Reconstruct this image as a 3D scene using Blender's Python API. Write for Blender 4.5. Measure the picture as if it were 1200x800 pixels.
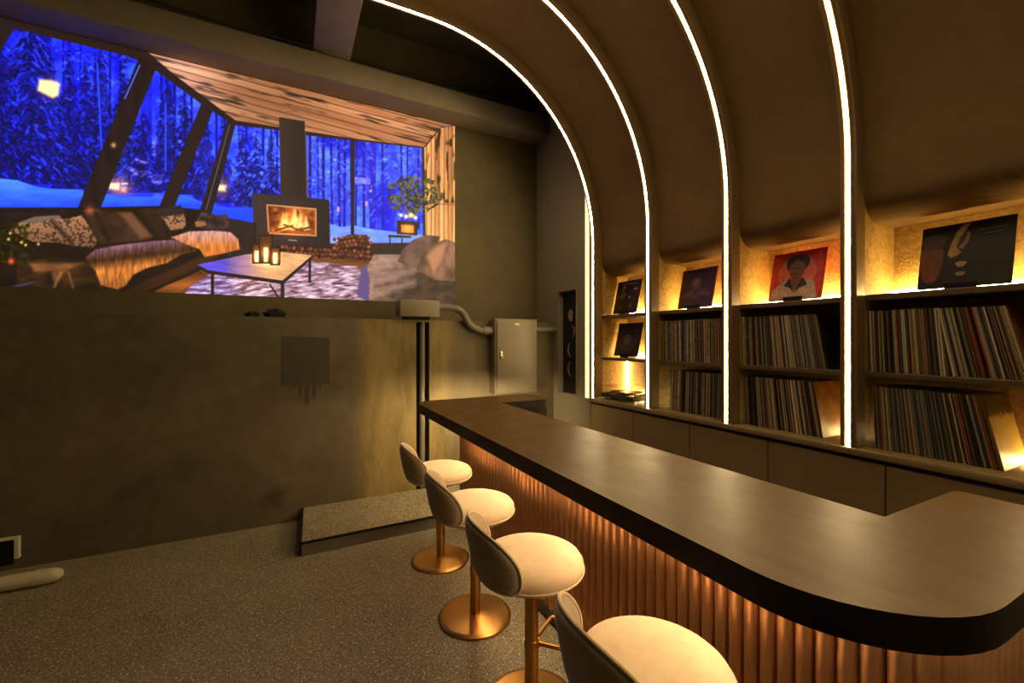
import bpy, bmesh, math, random
import numpy as np
from mathutils import Vector, Matrix

random.seed(11)
for o in list(bpy.data.objects):
    bpy.data.objects.remove(o)
SC = bpy.context.scene
COL = SC.collection

# ------------------------------------------------------------------ camera, world, exposure
EYE = 1.49            # eye height
FPX = 505.0           # focal length in pixels of a 1200 px wide frame
YAW = math.radians(27.2)
HOR = 398.0           # horizon row
cam_data = bpy.data.cameras.new('camera')
cam = bpy.data.objects.new('camera', cam_data)
COL.objects.link(cam)
cam.location = (0, 0, EYE)
cam.rotation_euler = (math.radians(90), 0, -YAW)
cam_data.sensor_width = 36.0
cam_data.lens = FPX / 1200 * 36
cam_data.shift_y = (HOR - 400) / 1200
cam_data.clip_start = 0.02
SC.camera = cam

world = bpy.data.worlds.new('world')
SC.world = world
world.use_nodes = True
world.node_tree.nodes['Background'].inputs[0].default_value = (0.9, 0.75, 0.5, 1)
world.node_tree.nodes['Background'].inputs[1].default_value = 0.02

SC.view_settings.view_transform = 'Standard'
SC.view_settings.look = 'None'
SC.view_settings.gamma = 1
SC.view_settings.use_curve_mapping = False
EXPO = 1.0
SC.view_settings.exposure = EXPO

LED_RIB = 38.0        # arched rib strips
LED_NICHE = 30.0       # strips at the back of the shelves
LED_BAR = 42.0        # strip below the bar top
LED_COL = (1.0, 0.77, 0.40)
LED_COL_BAR = (1.0, 0.75, 0.41)
PIC = 1.25 / 2 ** EXPO             # brightness of the projected picture

# ------------------------------------------------------------------ helpers
def lin(c):
    r = []
    for v in c[:3]:
        v = v / 255.0
        r.append(v / 12.92 if v <= 0.04045 else ((v + 0.055) / 1.055) ** 2.4)
    return (*r, 1.0)

def nmat(name):
    m = bpy.data.materials.new(name)
    m.use_nodes = True
    nt = m.node_tree
    return m, nt, nt.nodes['Principled BSDF']

def node(nt, typ, **kw):
    n = nt.nodes.new(typ)
    for k, v in kw.items():
        if k.startswith('i_'):
            n.inputs[k[2:].replace('_', ' ')].default_value = v
        else:
            setattr(n, k, v)
    return n

def ramp(nt, fac, stops):
    n = nt.nodes.new('ShaderNodeValToRGB')
    cr = n.color_ramp
    while len(cr.elements) > 1:
        cr.elements.remove(cr.elements[-1])
    cr.elements[0].position = stops[0][0]; cr.elements[0].color = stops[0][1]
    for p, c in stops[1:]:
        e = cr.elements.new(p); e.color = c
    nt.links.new(fac, n.inputs[0])
    return n.outputs[0]

def mixc(nt, fac, a, b, blend='MIX'):
    n = nt.nodes.new('ShaderNodeMix'); n.data_type = 'RGBA'; n.blend_type = blend
    for s, v in ((n.inputs[0], fac), (n.inputs[6], a), (n.inputs[7], b)):
        if hasattr(v, 'is_linked'):
            nt.links.new(v, s)
        else:
            s.default_value = v
    return n.outputs[2]

def coords(nt, kind='Object', scale=(1, 1, 1), rot=(0, 0, 0)):
    tc = nt.nodes.new('ShaderNodeTexCoord')
    mp = nt.nodes.new('ShaderNodeMapping')
    mp.inputs['Scale'].default_value = scale
    mp.inputs['Rotation'].default_value = rot
    nt.links.new(tc.outputs[kind], mp.inputs[0])
    return mp.outputs[0]

def noise(nt, vec, scale, detail=4, rough=0.55, dist=0.0):
    n = nt.nodes.new('ShaderNodeTexNoise')
    n.inputs['Scale'].default_value = scale
    n.inputs['Detail'].default_value = detail
    n.inputs['Roughness'].default_value = rough
    n.inputs['Distortion'].default_value = dist
    nt.links.new(vec, n.inputs['Vector'])
    return n.outputs['Fac']

def bump(nt, h, bsdf, strength=0.3, dist=0.01):
    b = nt.nodes.new('ShaderNodeBump')
    b.inputs['Strength'].default_value = strength
    b.inputs['Distance'].default_value = dist
    nt.links.new(h, b.inputs['Height'])
    nt.links.new(b.outputs[0], bsdf.inputs['Normal'])

def simple(name, rgb, rough=0.6, metal=0.0, var=0.12, nscale=6.0, bstr=0.0, bscale=60.0, spec=0.5, stretch=(1, 1, 1)):
    m, nt, b = nmat(name)
    v = coords(nt, 'Object', stretch)
    f = noise(nt, v, nscale, 5)
    c = lin(rgb)
    lo = tuple(x * (1 - var) for x in c[:3]) + (1,)
    hi = tuple(min(1, x * (1 + var)) for x in c[:3]) + (1,)
    nt.links.new(ramp(nt, f, [(0.3, lo), (0.7, hi)]), b.inputs['Base Color'])
    b.inputs['Roughness'].default_value = rough
    b.inputs['Metallic'].default_value = metal
    b.inputs['Specular IOR Level'].default_value = spec
    if bstr:
        bump(nt, noise(nt, v, bscale, 3), b, bstr, 0.004)
    return m

def emis(name, rgb, strength, sampled=True):
    m, nt, b = nmat(name)
    b.inputs['Base Color'].default_value = (0.8, 0.75, 0.6, 1)
    b.inputs['Emission Color'].default_value = (*rgb, 1)
    b.inputs['Emission Strength'].default_value = strength
    if not sampled:
        m.cycles.emission_sampling = 'NONE'
    return m

def tag(o, label=None, cat=None, group=None, kind=None):
    if label: o['label'] = label
    if cat: o['category'] = cat
    if group: o['group'] = group
    if kind: o['kind'] = kind
    return o

def link(name, me, m=None, parent=None, loc=(0, 0, 0), rot=(0, 0, 0)):
    o = bpy.data.objects.new(name, me)
    COL.objects.link(o)
    if m is not None and me is not None and not me.materials:
        me.materials.append(m)
    if parent is not None:
        o.parent = parent
    o.location = loc
    o.rotation_euler = rot
    return o

def empty(name, loc=(0, 0, 0), rot=(0, 0, 0)):
    o = bpy.data.objects.new(name, None)
    o.empty_display_size = 0.1
    COL.objects.link(o)
    o.location = loc
    o.rotation_euler = rot
    return o

def bm_mesh(bm, name, smooth=False):
    bmesh.ops.recalc_face_normals(bm, faces=bm.faces)
    me = bpy.data.meshes.new(name)
    bm.to_mesh(me); bm.free()
    if smooth:
        for p in me.polygons: p.use_smooth = True
    return me

def auto_smooth(me, deg=40):
    for p in me.polygons: p.use_smooth = True
    bm = bmesh.new(); bm.from_mesh(me)
    for e in bm.edges:
        if len(e.link_faces) == 2 and e.calc_face_angle(0) > math.radians(deg):
            e.smooth = False
    bm.to_mesh(me); bm.free()
    return me

def add_box(bm, x0, x1, y0, y1, z0, z1, bevel=0.0, seg=2):
    r = bmesh.ops.create_cube(bm, size=1)
    vs = r['verts']
    for v in vs:
        v.co = Vector(((x0 + x1) / 2 + v.co.x * (x1 - x0), (y0 + y1) / 2 + v.co.y * (y1 - y0), (z0 + z1) / 2 + v.co.z * (z1 - z0)))
    if bevel:
        es = list({e for v in vs for e in v.link_edges})
        bmesh.ops.bevel(bm, geom=es, offset=bevel, segments=seg, affect='EDGES', profile=0.5)

def box_mesh(name, x0, x1, y0, y1, z0, z1, bevel=0.0, seg=2):
    bm = bmesh.new()
    add_box(bm, x0, x1, y0, y1, z0, z1, bevel, seg)
    me = bm_mesh(bm, name)
    return auto_smooth(me, 50) if bevel and seg > 1 else me

def box(name, x0, x1, y0, y1, z0, z1, m, parent=None, bevel=0.0, seg=2):
    return link(name, box_mesh(name, x0, x1, y0, y1, z0, z1, bevel, seg), m, parent)

def lathe_mesh(name, prof, n=40):
    bm = bmesh.new()
    rings = []
    for r, z in prof:
        if r < 1e-6:
            rings.append([bm.verts.new((0, 0, z))])
        else:
            rings.append([bm.verts.new((r * math.cos(2 * math.pi * i / n), r * math.sin(2 * math.pi * i / n), z)) for i in range(n)])
    for a, b in zip(rings, rings[1:]):
        if len(a) == 1 and len(b) == 1: continue
        for i in range(n):
            j = (i + 1) % n
            if len(a) == 1: bm.faces.new((a[0], b[i], b[j]))
            elif len(b) == 1: bm.faces.new((a[i], a[j], b[0]))
            else: bm.faces.new((a[i], a[j], b[j], b[i]))
    if len(rings[0]) > 1: bm.faces.new(rings[0])
    if len(rings[-1]) > 1: bm.faces.new(rings[-1])
    return auto_smooth(bm_mesh(bm, name), 40)

def tube_mesh(name, pts, r, n=10, closed=False):
    pts = [Vector(p) for p in pts]
    bm = bmesh.new()
    rings = []
    N = len(pts)
    prev = None
    for i, p in enumerate(pts):
        if closed:
            t = (pts[(i + 1) % N] - pts[i - 1]).normalized()
        else:
            t = (pts[min(i + 1, N - 1)] - pts[max(i - 1, 0)]).normalized()
        if prev is None:
            a = Vector((0, 0, 1)) if abs(t.z) < 0.9 else Vector((1, 0, 0))
            u = t.cross(a).normalized()
        else:
            u = (prev - t * prev.dot(t)).normalized()
        prev = u
        w = t.cross(u)
        rings.append([bm.verts.new(p + (u * math.cos(2 * math.pi * k / n) + w * math.sin(2 * math.pi * k / n)) * r) for k in range(n)])
    rng = range(N) if closed else range(N - 1)
    for i in rng:
        a = rings[i]; b = rings[(i + 1) % N]
        off = 0
        if closed and i == N - 1:
            off = min(range(n), key=lambda s: (a[0].co - b[s].co).length)
        for k in range(n):
            bm.faces.new((a[k], a[(k + 1) % n], b[(k + 1 + off) % n], b[(k + off) % n]))
    if not closed:
        bm.faces.new(rings[0]); bm.faces.new(rings[-1])
    return auto_smooth(bm_mesh(bm, name), 50)

def round_poly(corners, seg=10):
    """corners: (x, y, r) -> list of points with rounded corners"""
    out = []
    n = len(corners)
    for i in range(n):
        p = Vector(corners[i][:2]); r = corners[i][2]
        a = (Vector(corners[i - 1][:2]) - p).normalized()
        b = (Vector(corners[(i + 1) % n][:2]) - p).normalized()
        if r <= 0:
            out.append(p); continue
        ang = a.angle(b)
        d = r / math.tan(ang / 2)
        p1 = p + a * d; p2 = p + b * d
        c = p + (a + b).normalized() * (r / math.sin(ang / 2))
        a1 = math.atan2(p1.y - c.y, p1.x - c.x); a2 = math.atan2(p2.y - c.y, p2.x - c.x)
        da = (a2 - a1 + math.pi) % (2 * math.pi) - math.pi
        for k in range(seg + 1):
            t = a1 + da * k / seg
            out.append(Vector((c.x + r * math.cos(t), c.y + r * math.sin(t))))
    return out

def prism_mesh(name, pts, z0, z1, bevel=0.0):
    bm = bmesh.new()
    lo = [bm.verts.new((p[0], p[1], z0)) for p in pts]
    hi = [bm.verts.new((p[0], p[1], z1)) for p in pts]
    n = len(pts)
    f1 = bm.faces.new(hi); f0 = bm.faces.new(list(reversed(lo)))
    for i in range(n):
        j = (i + 1) % n
        bm.faces.new((lo[i], lo[j], hi[j], hi[i]))
    if bevel:
        es = [e for e in bm.edges if len(e.link_faces) == 2 and any(f in (f1, f0) for f in e.link_faces)]
        bmesh.ops.bevel(bm, geom=es, offset=bevel, segments=2, affect='EDGES', profile=0.5)
    return auto_smooth(bm_mesh(bm, name), 45)

# ------------------------------------------------------------------ materials
def mat_plaster(name, base, dark, stain=None, rough=0.8, bs=0.25, scale=1.0):
    m, nt, b = nmat(name)
    v = coords(nt, 'Object')
    n1 = noise(nt, v, 1.3 * scale, 6, 0.6, 0.4)
    n2 = noise(nt, v, 9 * scale, 5, 0.6)
    c = ramp(nt, n1, [(0.3, lin(dark)), (0.65, lin(base))])
    c = mixc(nt, 0.35, c, ramp(nt, n2, [(0.35, lin(dark)), (0.7, lin(base))]))
    if stain:
        vs = coords(nt, 'Object', (3.2, 3.2, 0.7))
        n3 = noise(nt, vs, 1.1, 7, 0.65, 1.2)
        f = ramp(nt, n3, [(0.42, (0, 0, 0, 1)), (0.85, (0.8, 0.8, 0.8, 1))])
        c = mixc(nt, f, c, lin(stain))
    nt.links.new(c, b.inputs['Base Color'])
    b.inputs['Roughness'].default_value = rough
    b.inputs['Specular IOR Level'].default_value = 0.45
    bump(nt, noise(nt, v, 45 * scale, 5, 0.7), b, bs, 0.006)
    return m

M = {}
M['wall'] = mat_plaster('upper wall concrete', (106, 94, 64), (84, 74, 49))
def mat_wall_low():
    m, nt, b = nmat('lower wall weathered concrete')
    v = coords(nt, 'Object')
    n1 = noise(nt, v, 1.2, 6, 0.6, 0.5); n2 = noise(nt, v, 8, 5, 0.6)
    c = ramp(nt, n1, [(0.3, lin((74, 66, 51))), (0.68, lin((106, 95, 73)))])
    c = mixc(nt, 0.3, c, ramp(nt, n2, [(0.35, lin((74, 66, 51))), (0.7, lin((112, 100, 76)))]))
    sep = nt.nodes.new('ShaderNodeSeparateXYZ'); nt.links.new(v, sep.inputs[0])
    # ochre water-stained plaster between the patch and the conduit slot, running a little past it
    zone = ramp(nt, sep.outputs[0], [(0.0, (0, 0, 0, 1)), (0.47, (0, 0, 0, 1)), (0.525, (0.35, 0.35, 0.35, 1)), (0.60, (0.85, 0.85, 0.85, 1)), (1.0, (0.85, 0.85, 0.85, 1))])
    mp = nt.nodes.new('ShaderNodeMapRange'); mp.inputs['From Min'].default_value = 1.30; mp.inputs['From Max'].default_value = 1.42; mp.inputs['To Min'].default_value = 1; mp.inputs['To Max'].default_value = 0.25
    nt.links.new(sep.outputs[0], mp.inputs[0])
    mu = nt.nodes.new('ShaderNodeMath'); mu.operation = 'MULTIPLY'
    nt.links.new(zone, mu.inputs[0]); nt.links.new(mp.outputs[0], mu.inputs[1])
    vs = coords(nt, 'Object', (4.5, 4.5, 1.1))
    n3 = noise(nt, vs, 1.6, 8, 0.7, 0.3)
    och = ramp(nt, n3, [(0.30, lin((98, 84, 48))), (0.5, lin((132, 113, 65))), (0.74, lin((152, 132, 82)))])
    c = mixc(nt, mu.outputs[0], c, och)
    # small damp smudge near the floor
    d = nt.nodes.new('ShaderNodeVectorMath'); d.operation = 'DISTANCE'; d.inputs[1].default_value = (-0.06, YL, 0.27)
    wob = nt.nodes.new('ShaderNodeTexNoise'); wob.inputs['Scale'].default_value = 9; nt.links.new(v, wob.inputs['Vector'])
    ad = nt.nodes.new('ShaderNodeMixRGB'); ad.blend_type = 'ADD'; ad.inputs[0].default_value = 0.12
    nt.links.new(v, ad.inputs[1]); nt.links.new(wob.outputs['Color'], ad.inputs[2]); nt.links.new(ad.outputs[0], d.inputs[0])
    sm = ramp(nt, d.outputs['Value'], [(0.05, (0.75, 0.75, 0.75, 1)), (0.14, (0, 0, 0, 1))])
    c = mixc(nt, sm, c, lin((40, 32, 22)))
    nt.links.new(c, b.inputs['Base Color'])
    b.inputs['Roughness'].default_value = 0.6
    b.inputs['Specular IOR Level'].default_value = 0.3
    bump(nt, noise(nt, v, 45, 5, 0.7), b, 0.25, 0.006)
    return m
M['wall_side'] = mat_plaster('smooth grey plaster', (150, 140, 116), (136, 126, 104), bs=0.08)
M['ceil'] = mat_plaster('dark painted concrete', (74, 68, 50), (56, 52, 38))
M['beam'] = mat_plaster('painted beam concrete', (134, 122, 102), (112, 102, 84), bs=0.12)
M['vault'] = mat_plaster('dark textured vault plaster', (120, 92, 45), (104, 79, 38), bs=0.55, scale=2.2)
M['darkgap'] = simple('dark gap', (14, 12, 9), 0.9)

def mat_niche():
    m, nt, b = nmat('gold textured niche plaster')
    v = coords(nt, 'Object')
    n1 = noise(nt, v, 38, 6, 0.7, 0.6)
    nt.links.new(ramp(nt, n1, [(0.3, lin((158, 124, 56))), (0.7, lin((222, 186, 104)))]), b.inputs['Base Color'])
    b.inputs['Roughness'].default_value = 0.65
    bump(nt, noise(nt, v, 70, 6, 0.7), b, 0.9, 0.01)
    return m
M['niche'] = mat_niche()

def mat_floor():
    m, nt, b = nmat('speckled terrazzo floor')
    v = coords(nt, 'Object')
    n1 = noise(nt, v, 1.6, 5, 0.6)
    c = ramp(nt, n1, [(0.3, lin((112, 101, 78))), (0.7, lin((136, 123, 96)))])
    for sc, lo, hi, col in ((78, 0.605, 0.645, (206, 192, 158)), (130, 0.585, 0.64, (182, 172, 144)), (88, 0.60, 0.66, (48, 45, 37))):
        n = noise(nt, v, sc, 2, 0.5)
        c = mixc(nt, ramp(nt, n, [(lo, (0, 0, 0, 1)), (hi, (1, 1, 1, 1))]), c, lin(col))
    nt.links.new(c, b.inputs['Base Color'])
    b.inputs['Roughness'].default_value = 0.42
    nt.links.new(ramp(nt, noise(nt, v, 5, 4), [(0.3, (0.36,) * 3 + (1,)), (0.7, (0.55,) * 3 + (1,))]), b.inputs['Roughness'])
    bump(nt, noise(nt, v, 90, 3), b, 0.12, 0.004)
    return m
M['floor'] = mat_floor()

def mat_bartop():
    m, nt, b = nmat('dark brown stained bar top')
    v = coords(nt, 'Object', (14, 1.2, 14))
    n1 = noise(nt, v, 2.2, 7, 0.6, 0.6)
    nt.links.new(ramp(nt, n1, [(0.3, lin((84, 61, 31))), (0.7, lin((102, 74, 39)))]), b.inputs['Base Color'])
    v2 = coords(nt, 'Object')
    nt.links.new(ramp(nt, noise(nt, v2, 7, 5), [(0.3, (0.38,) * 3 + (1,)), (0.7, (0.48,) * 3 + (1,))]), b.inputs['Roughness'])
    b.inputs['Specular Tint'].default_value = (1.0, 0.8, 0.5, 1)
    b.inputs['Specular IOR Level'].default_value = 0.3
    bump(nt, n1, b, 0.05, 0.002)
    return m
M['bartop'] = mat_bartop()
M['bredge'] = simple('dark bar edge band', (46, 35, 24), 0.6, spec=0.2, stretch=(1, 1, 12))
M['copper'] = simple('brushed copper flute', (208, 158, 118), 0.33, 0.75, 0.10, 12, stretch=(8, 8, 1))
M['copperback'] = simple('dark copper backing', (52, 34, 22), 0.6, 0.3)
M['plinth'] = simple('grey plinth', (112, 106, 88), 0.6)
M['cab'] = simple('taupe lacquer cabinet', (144, 121, 82), 0.5, 0, 0.05, 4)
M['shelf'] = simple('bronze brown shelf board', (104, 82, 48), 0.5, 0, 0.12, 5, stretch=(10, 1, 10))
M['rib'] = simple('bronze rib paint', (126, 100, 62), 0.5, 0, 0.06, 8)
M['brass'] = simple('brushed brass', (204, 158, 92), 0.36, 1.0, 0.06, 14)
M['velvet'] = None
def mat_velvet(name, c0, c1):
    m, nt, b = nmat(name)
    v = coords(nt, 'Object')
    n1 = noise(nt, v, 9, 5, 0.6, 0.8)
    nt.links.new(ramp(nt, n1, [(0.3, lin(c0)), (0.7, lin(c1))]), b.inputs['Base Color'])
    b.inputs['Roughness'].default_value = 0.85
    b.inputs['Sheen Weight'].default_value = 0.35
    b.inputs['Sheen Roughness'].default_value = 0.4
    bump(nt, noise(nt, v, 220, 2), b, 0.1, 0.002)
    return m
M['velvet'] = mat_velvet('cream velvet', (206, 182, 146), (226, 204, 170))
M['velvet_back'] = mat_velvet('taupe velvet', (146, 130, 106), (162, 146, 120))
M['pipe'] = simple('grey plastic conduit', (108, 101, 84), 0.45)
M['pvc'] = simple('pale plastic pipe', (190, 180, 148), 0.4)
M['metal_box'] = simple('beige painted steel', (118, 107, 86), 0.45, 0, 0.04)
M['chrome'] = simple('worn chrome', (200, 190, 170), 0.25, 1.0)
M['black'] = simple('matt black', (16, 14, 12), 0.5)
M['white'] = simple('off-white paint', (196, 188, 166), 0.5)
M['edge'] = simple('dark steel edge', (58, 52, 42), 0.35, 0.8)
M['patch'] = mat_plaster('dark grey paint patch', (72, 64, 50), (62, 55, 43))
M['led_rib'] = emis('warm white LED rib strip', LED_COL, LED_RIB)
M['led_niche'] = emis('amber LED shelf strip', (1.0, 0.72, 0.28), LED_NICHE)
M['led_bar'] = emis('warm LED bar strip', LED_COL_BAR, LED_BAR)
M['led_bar_end'] = emis('warm LED bar end strip', LED_COL_BAR, LED_BAR * 2.2)
M['bed'] = simple('bronze channel bed', (150, 122, 76), 0.6)
M['wall_glow'] = emis('painted warm wall glow', LED_COL, 0.6)  # glow painted in for a lit band of wall, not a lamp

# ------------------------------------------------------------------ main dimensions (metres)
XR = 2.55      # face of ribs, cabinets and side wall
XB = 2.955     # back of the shelving
YL = 3.97      # lower back wall face
YU = 4.33      # upper back wall face (projection)
ZL = 1.675     # ledge
ZC = 4.5       # concrete ceiling
ZB0, ZB1 = 3.75, 3.96
RIBY = [3.28, 2.575, 1.875, 1.18, 0.48, -0.22]
HWR = 0.037
ZCAB = 0.94
ZMID = 1.325
ZTOP = 1.72
XS = XR + 0.075   # face of the shelf boards and the vault
XLEFT, YNEAR = -3.6, -2.6

def struct(name, *a, **k):
    o = box(name, *a, **k); o['kind'] = 'structure'; return o

M['wall_low'] = mat_wall_low()

# ------------------------------------------------------------------ shell
struct('floor', XLEFT, 3.1, YNEAR, 4.6, -0.1, 0.0, M['floor'])
struct('ceiling', XLEFT, 3.1, YNEAR, 4.6, ZC, ZC + 0.1, M['ceil'])
struct('wall_back', XLEFT, 3.1, YU, 4.6, ZL - 0.02, ZC, M['wall'])
bm = bmesh.new()
add_box(bm, XLEFT, 1.04, YL, 4.6, 0, ZL - 0.02)
add_box(bm, 1.04, 1.165, YL + 0.09, 4.6, 0, ZL - 0.02)
add_box(bm, 1.165, XR, YL, 4.6, 0, ZL - 0.02)
# slightly uneven coping along the ledge
add_box(bm, XLEFT, XR, YL + 0.004, YU, ZL - 0.02, ZL)
wl = link('wall_back_lower', bm_mesh(bm, 'wall_back_lower'), M['wall_low']); wl['kind'] = 'structure'
struct('wall_left', XLEFT - 0.1, XLEFT, YNEAR, 4.6, 0, ZC, M['wall'])
struct('wall_front', XLEFT, 3.1, YNEAR - 0.1, YNEAR, 0, ZC, M['wall'])
struct('wall_right', XB, 3.1, YNEAR, RIBY[0] + 0.05, 0, ZC, M['wall_side'])
# side wall beyond the shelving with its recessed panel opening
PY0, PY1, PZ0, PZ1 = 3.545, 3.86, 0.935, 1.995
bm = bmesh.new()
y0, y1 = RIBY[0] + 0.05, 4.6
add_box(bm, XR, 3.1, y0, PY0, 0, ZC)
add_box(bm, XR, 3.1, PY1, y1, 0, ZC)
add_box(bm, XR, 3.1, PY0, PY1, 0, PZ0)
add_box(bm, XR, 3.1, PY0, PY1, PZ1, ZC)
add_box(bm, XR + 0.10, 3.1, PY0, PY1, PZ0, PZ1)
ws = link('wall_right_end', bm_mesh(bm, 'wall_right_end'), M['wall_side']); ws['kind'] = 'structure'

# ceiling beams
o = struct('trim_1', XLEFT, XR, 4.05, YU, ZB0, ZB1, M['beam'], bevel=0.012)
o = struct('trim_2', 0.17, 0.47, YNEAR, 4.06, ZB1 + 0.002, ZC, M['beam'], bevel=0.008)
# ragged thin cable along the beam's upper edge
pts = [(-2.4 + i * 0.25, 4.035 + 0.012 * math.sin(i * 1.7), ZB1 + 0.012 + 0.01 * math.sin(i * 2.3)) for i in range(19)]
tag(link('ceiling_cable', tube_mesh('ceiling_cable', pts, 0.009, 6), M['darkgap']), 'thin dark cable running along the top edge of the ceiling beam', 'cable')

# vault between and above the ribs
ACX, ACZ, AR = 0.95, 2.4, 1.6
def vault_profile():
    R = AR + 0.075
    p = [(0.49, ACZ + R), (ACX, ACZ + R)]
    for k in range(1, 33):
        a = math.pi / 2 * (1 - k / 32)
        p.append((ACX + R * math.cos(a), ACZ + R * math.sin(a)))
    rz = 0.13
    p.append((ACX + R, 2.10 + rz))
    for k in range(1, 9):
        a = math.pi + math.pi / 2 * k / 8
        p.append((ACX + R + rz + rz * math.cos(a), 2.10 + rz + rz * math.sin(a)))
    p.append((XB, 2.10))
    return p
def vault_panel(ya, yb, name):
    p = vault_profile()
    outer = [(XB, 2.25), (ACX + AR + 0.075 + 0.14, 2.3)]
    R2 = AR + 0.075 + 0.14
    for k in range(0, 17):
        a = math.pi / 2 * k / 16
        outer.append((ACX + R2 * math.cos(a), ACZ + R2 * math.sin(a)))
    outer.append((0.49, ACZ + R2))
    prof = p + outer
    bm = bmesh.new()
    A = [bm.verts.new((x, ya, z)) for x, z in prof]
    B = [bm.verts.new((x, yb, z)) for x, z in prof]
    n = len(prof)
    for i in range(n):
        j = (i + 1) % n
        bm.faces.new((A[i], A[j], B[j], B[i]))
    bm.faces.new(A); bm.faces.new(B)
    o = link(name, auto_smooth(bm_mesh(bm, name), 35), M['vault'])
    o['kind'] = 'structure'
    return o
for i in range(len(RIBY) - 1):
    vault_panel(RIBY[i + 1] + HWR, RIBY[i] - HWR, 'ceiling_vault_%d' % (i + 1))

# ------------------------------------------------------------------ arched ribs with LED strips
def rib_path(off=0.0, x_end=0.5):
    p = [(XR - off, ZCAB + 0.002), (XR - off, 1.5), (XR - off, ACZ)]
    for k in range(1, 41):
        a = math.pi / 2 * k / 40
        p.append((ACX + (AR - off) * math.cos(a), ACZ + (AR - off) * math.sin(a)))
    p.append((x_end, ACZ + AR - off))
    return p
def sweep(name, inner, outer, y0, y1):
    bm = bmesh.new()
    rings = []
    for (a, b), (c, d) in zip(inner, outer):
        rings.append([bm.verts.new((a, y0, b)), bm.verts.new((a, y1, b)), bm.verts.new((c, y1, d)), bm.verts.new((c, y0, d))])
    for r, s in zip(rings, rings[1:]):
        for k in range(4):
            bm.faces.new((r[k], r[(k + 1) % 4], s[(k + 1) % 4], s[k]))
    bm.faces.new(rings[0]); bm.faces.new(rings[-1])
    return auto_smooth(bm_mesh(bm, name), 35)
rib_me = sweep('rib_body', rib_path(0), rib_path(-0.082), -HWR, HWR)
lip_a = sweep('channel_lip', rib_path(0.006), rib_path(-0.002), -0.019, -0.013)
lip_b = sweep('channel_lip', rib_path(0.006), rib_path(-0.002), 0.013, 0.019)
led_me = sweep('led_strip', rib_path(0.006), rib_path(0.001), -0.0065, 0.0065)
bed_me = sweep('channel_bed', rib_path(0.0008), rib_path(-0.003), -0.0128, 0.0128)
fin_me = box_mesh('partition', XR + 0.0825, XB, -HWR, HWR, ZCAB + 0.002, 2.36)
rib_labels = ['bronze arched rib with LED strip nearest the grey speaker wall', 'bronze arched LED rib between the turntable bay and the first record bay',
              'bronze arched LED rib, third from the far wall, between record bays', 'bronze arched LED rib, nearest of the four in view, left of the widest record bay',
              'bronze arched LED rib beyond the right edge of the picture', 'bronze arched LED rib behind the viewer']
for i, y in enumerate(RIBY):
    r = empty('arched_rib', (0, y, 0))
    tag(r, rib_labels[i], 'arch', 'arched LED ribs')
    link('rib_body', rib_me, M['rib'], r)
    link('partition', fin_me, M['niche'], r)
    link('channel_bed', bed_me, M['bed'], r)
    link('channel_lip', lip_a, M['rib'], r); link('channel_lip', lip_b, M['rib'], r)
    tag(link('led_strip', led_me, M['led_rib'], r), 'glowing warm white LED strip')
    if i == 0:
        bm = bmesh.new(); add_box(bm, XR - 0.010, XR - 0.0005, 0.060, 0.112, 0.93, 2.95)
        tag(link('painted_wall_glow', bm_mesh(bm, 'painted_wall_glow'), M['wall_glow'], r), 'upright band of lit wall beside the rib, its light painted as a soft glow')  # emissive strip imitates light falling on the wall beside this rib
        box('glow_band_back', XR + 0.0, XR + 0.05, HWR, 0.049, 0.93, 2.95, M['rib'], r)

# ------------------------------------------------------------------ shelving bays
bay_names = ['shelf bay at the far end holding the turntable and two small covers', 'shelf bay of upright records left of the red-cover bay',
             'shelf bay with a red record cover on top and leaning records', 'widest shelf bay at the right edge with a dark record cover on top',
             'shelf bay beyond the right edge of the picture']
for i in range(5):
    a, b = RIBY[i + 1] + HWR + 0.001, RIBY[i] - HWR - 0.001
    t = empty('shelf_bay', (XB, (a + b) / 2, ZCAB))
    tag(t, bay_names[i], 'shelf', 'built-in record shelf bays')
    def pb(nm, *args, **kw):
        o = box(nm, *args, **kw); o.parent = t
        o.matrix_parent_inverse = Matrix.Translation((-XB, -(a + b) / 2, -ZCAB)); return o
    pb('back_panel', XB - 0.012, XB - 0.001, a, b, ZCAB + 0.003, 2.098, M['niche'])
    pb('display_shelf', XS, XB - 0.013, a, b, ZTOP - 0.03, ZTOP, M['shelf'], bevel=0.003, seg=1)
    pb('record_shelf', XS, XB - 0.013, a, b, ZMID - 0.025, ZMID, M['shelf'], bevel=0.003, seg=1)
    tag(pb('led_strip', XB - 0.062, XB - 0.05, a + 0.01, b - 0.01, ZTOP + 0.0005, ZTOP + 0.036, M['led_niche']), 'amber LED strip along the back of the display shelf')
    tag(pb('led_strip', XB - (0.03 if i == 0 else 0.0165), XB - (0.022 if i == 0 else 0.0125), a + 0.01, b - 0.01, ZCAB + 0.004, ZCAB + (0.06 if i == 0 else 0.03), M['led_niche']), 'amber LED strip along the back of the cabinet top')
    if i == 0:
        tag(pb('led_strip', XB - 0.034, XB - 0.022, b - 0.014, b - 0.004, ZCAB + 0.07, ZMID - 0.03, M['led_niche']), 'upright amber LED strip in the back corner')
        tag(pb('led_strip', XB - 0.062, XB - 0.05, a + 0.01, b - 0.01, ZMID + 0.0005, ZMID + 0.03, M['led_niche']), 'amber LED strip along the back of the lower shelf')

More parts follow.
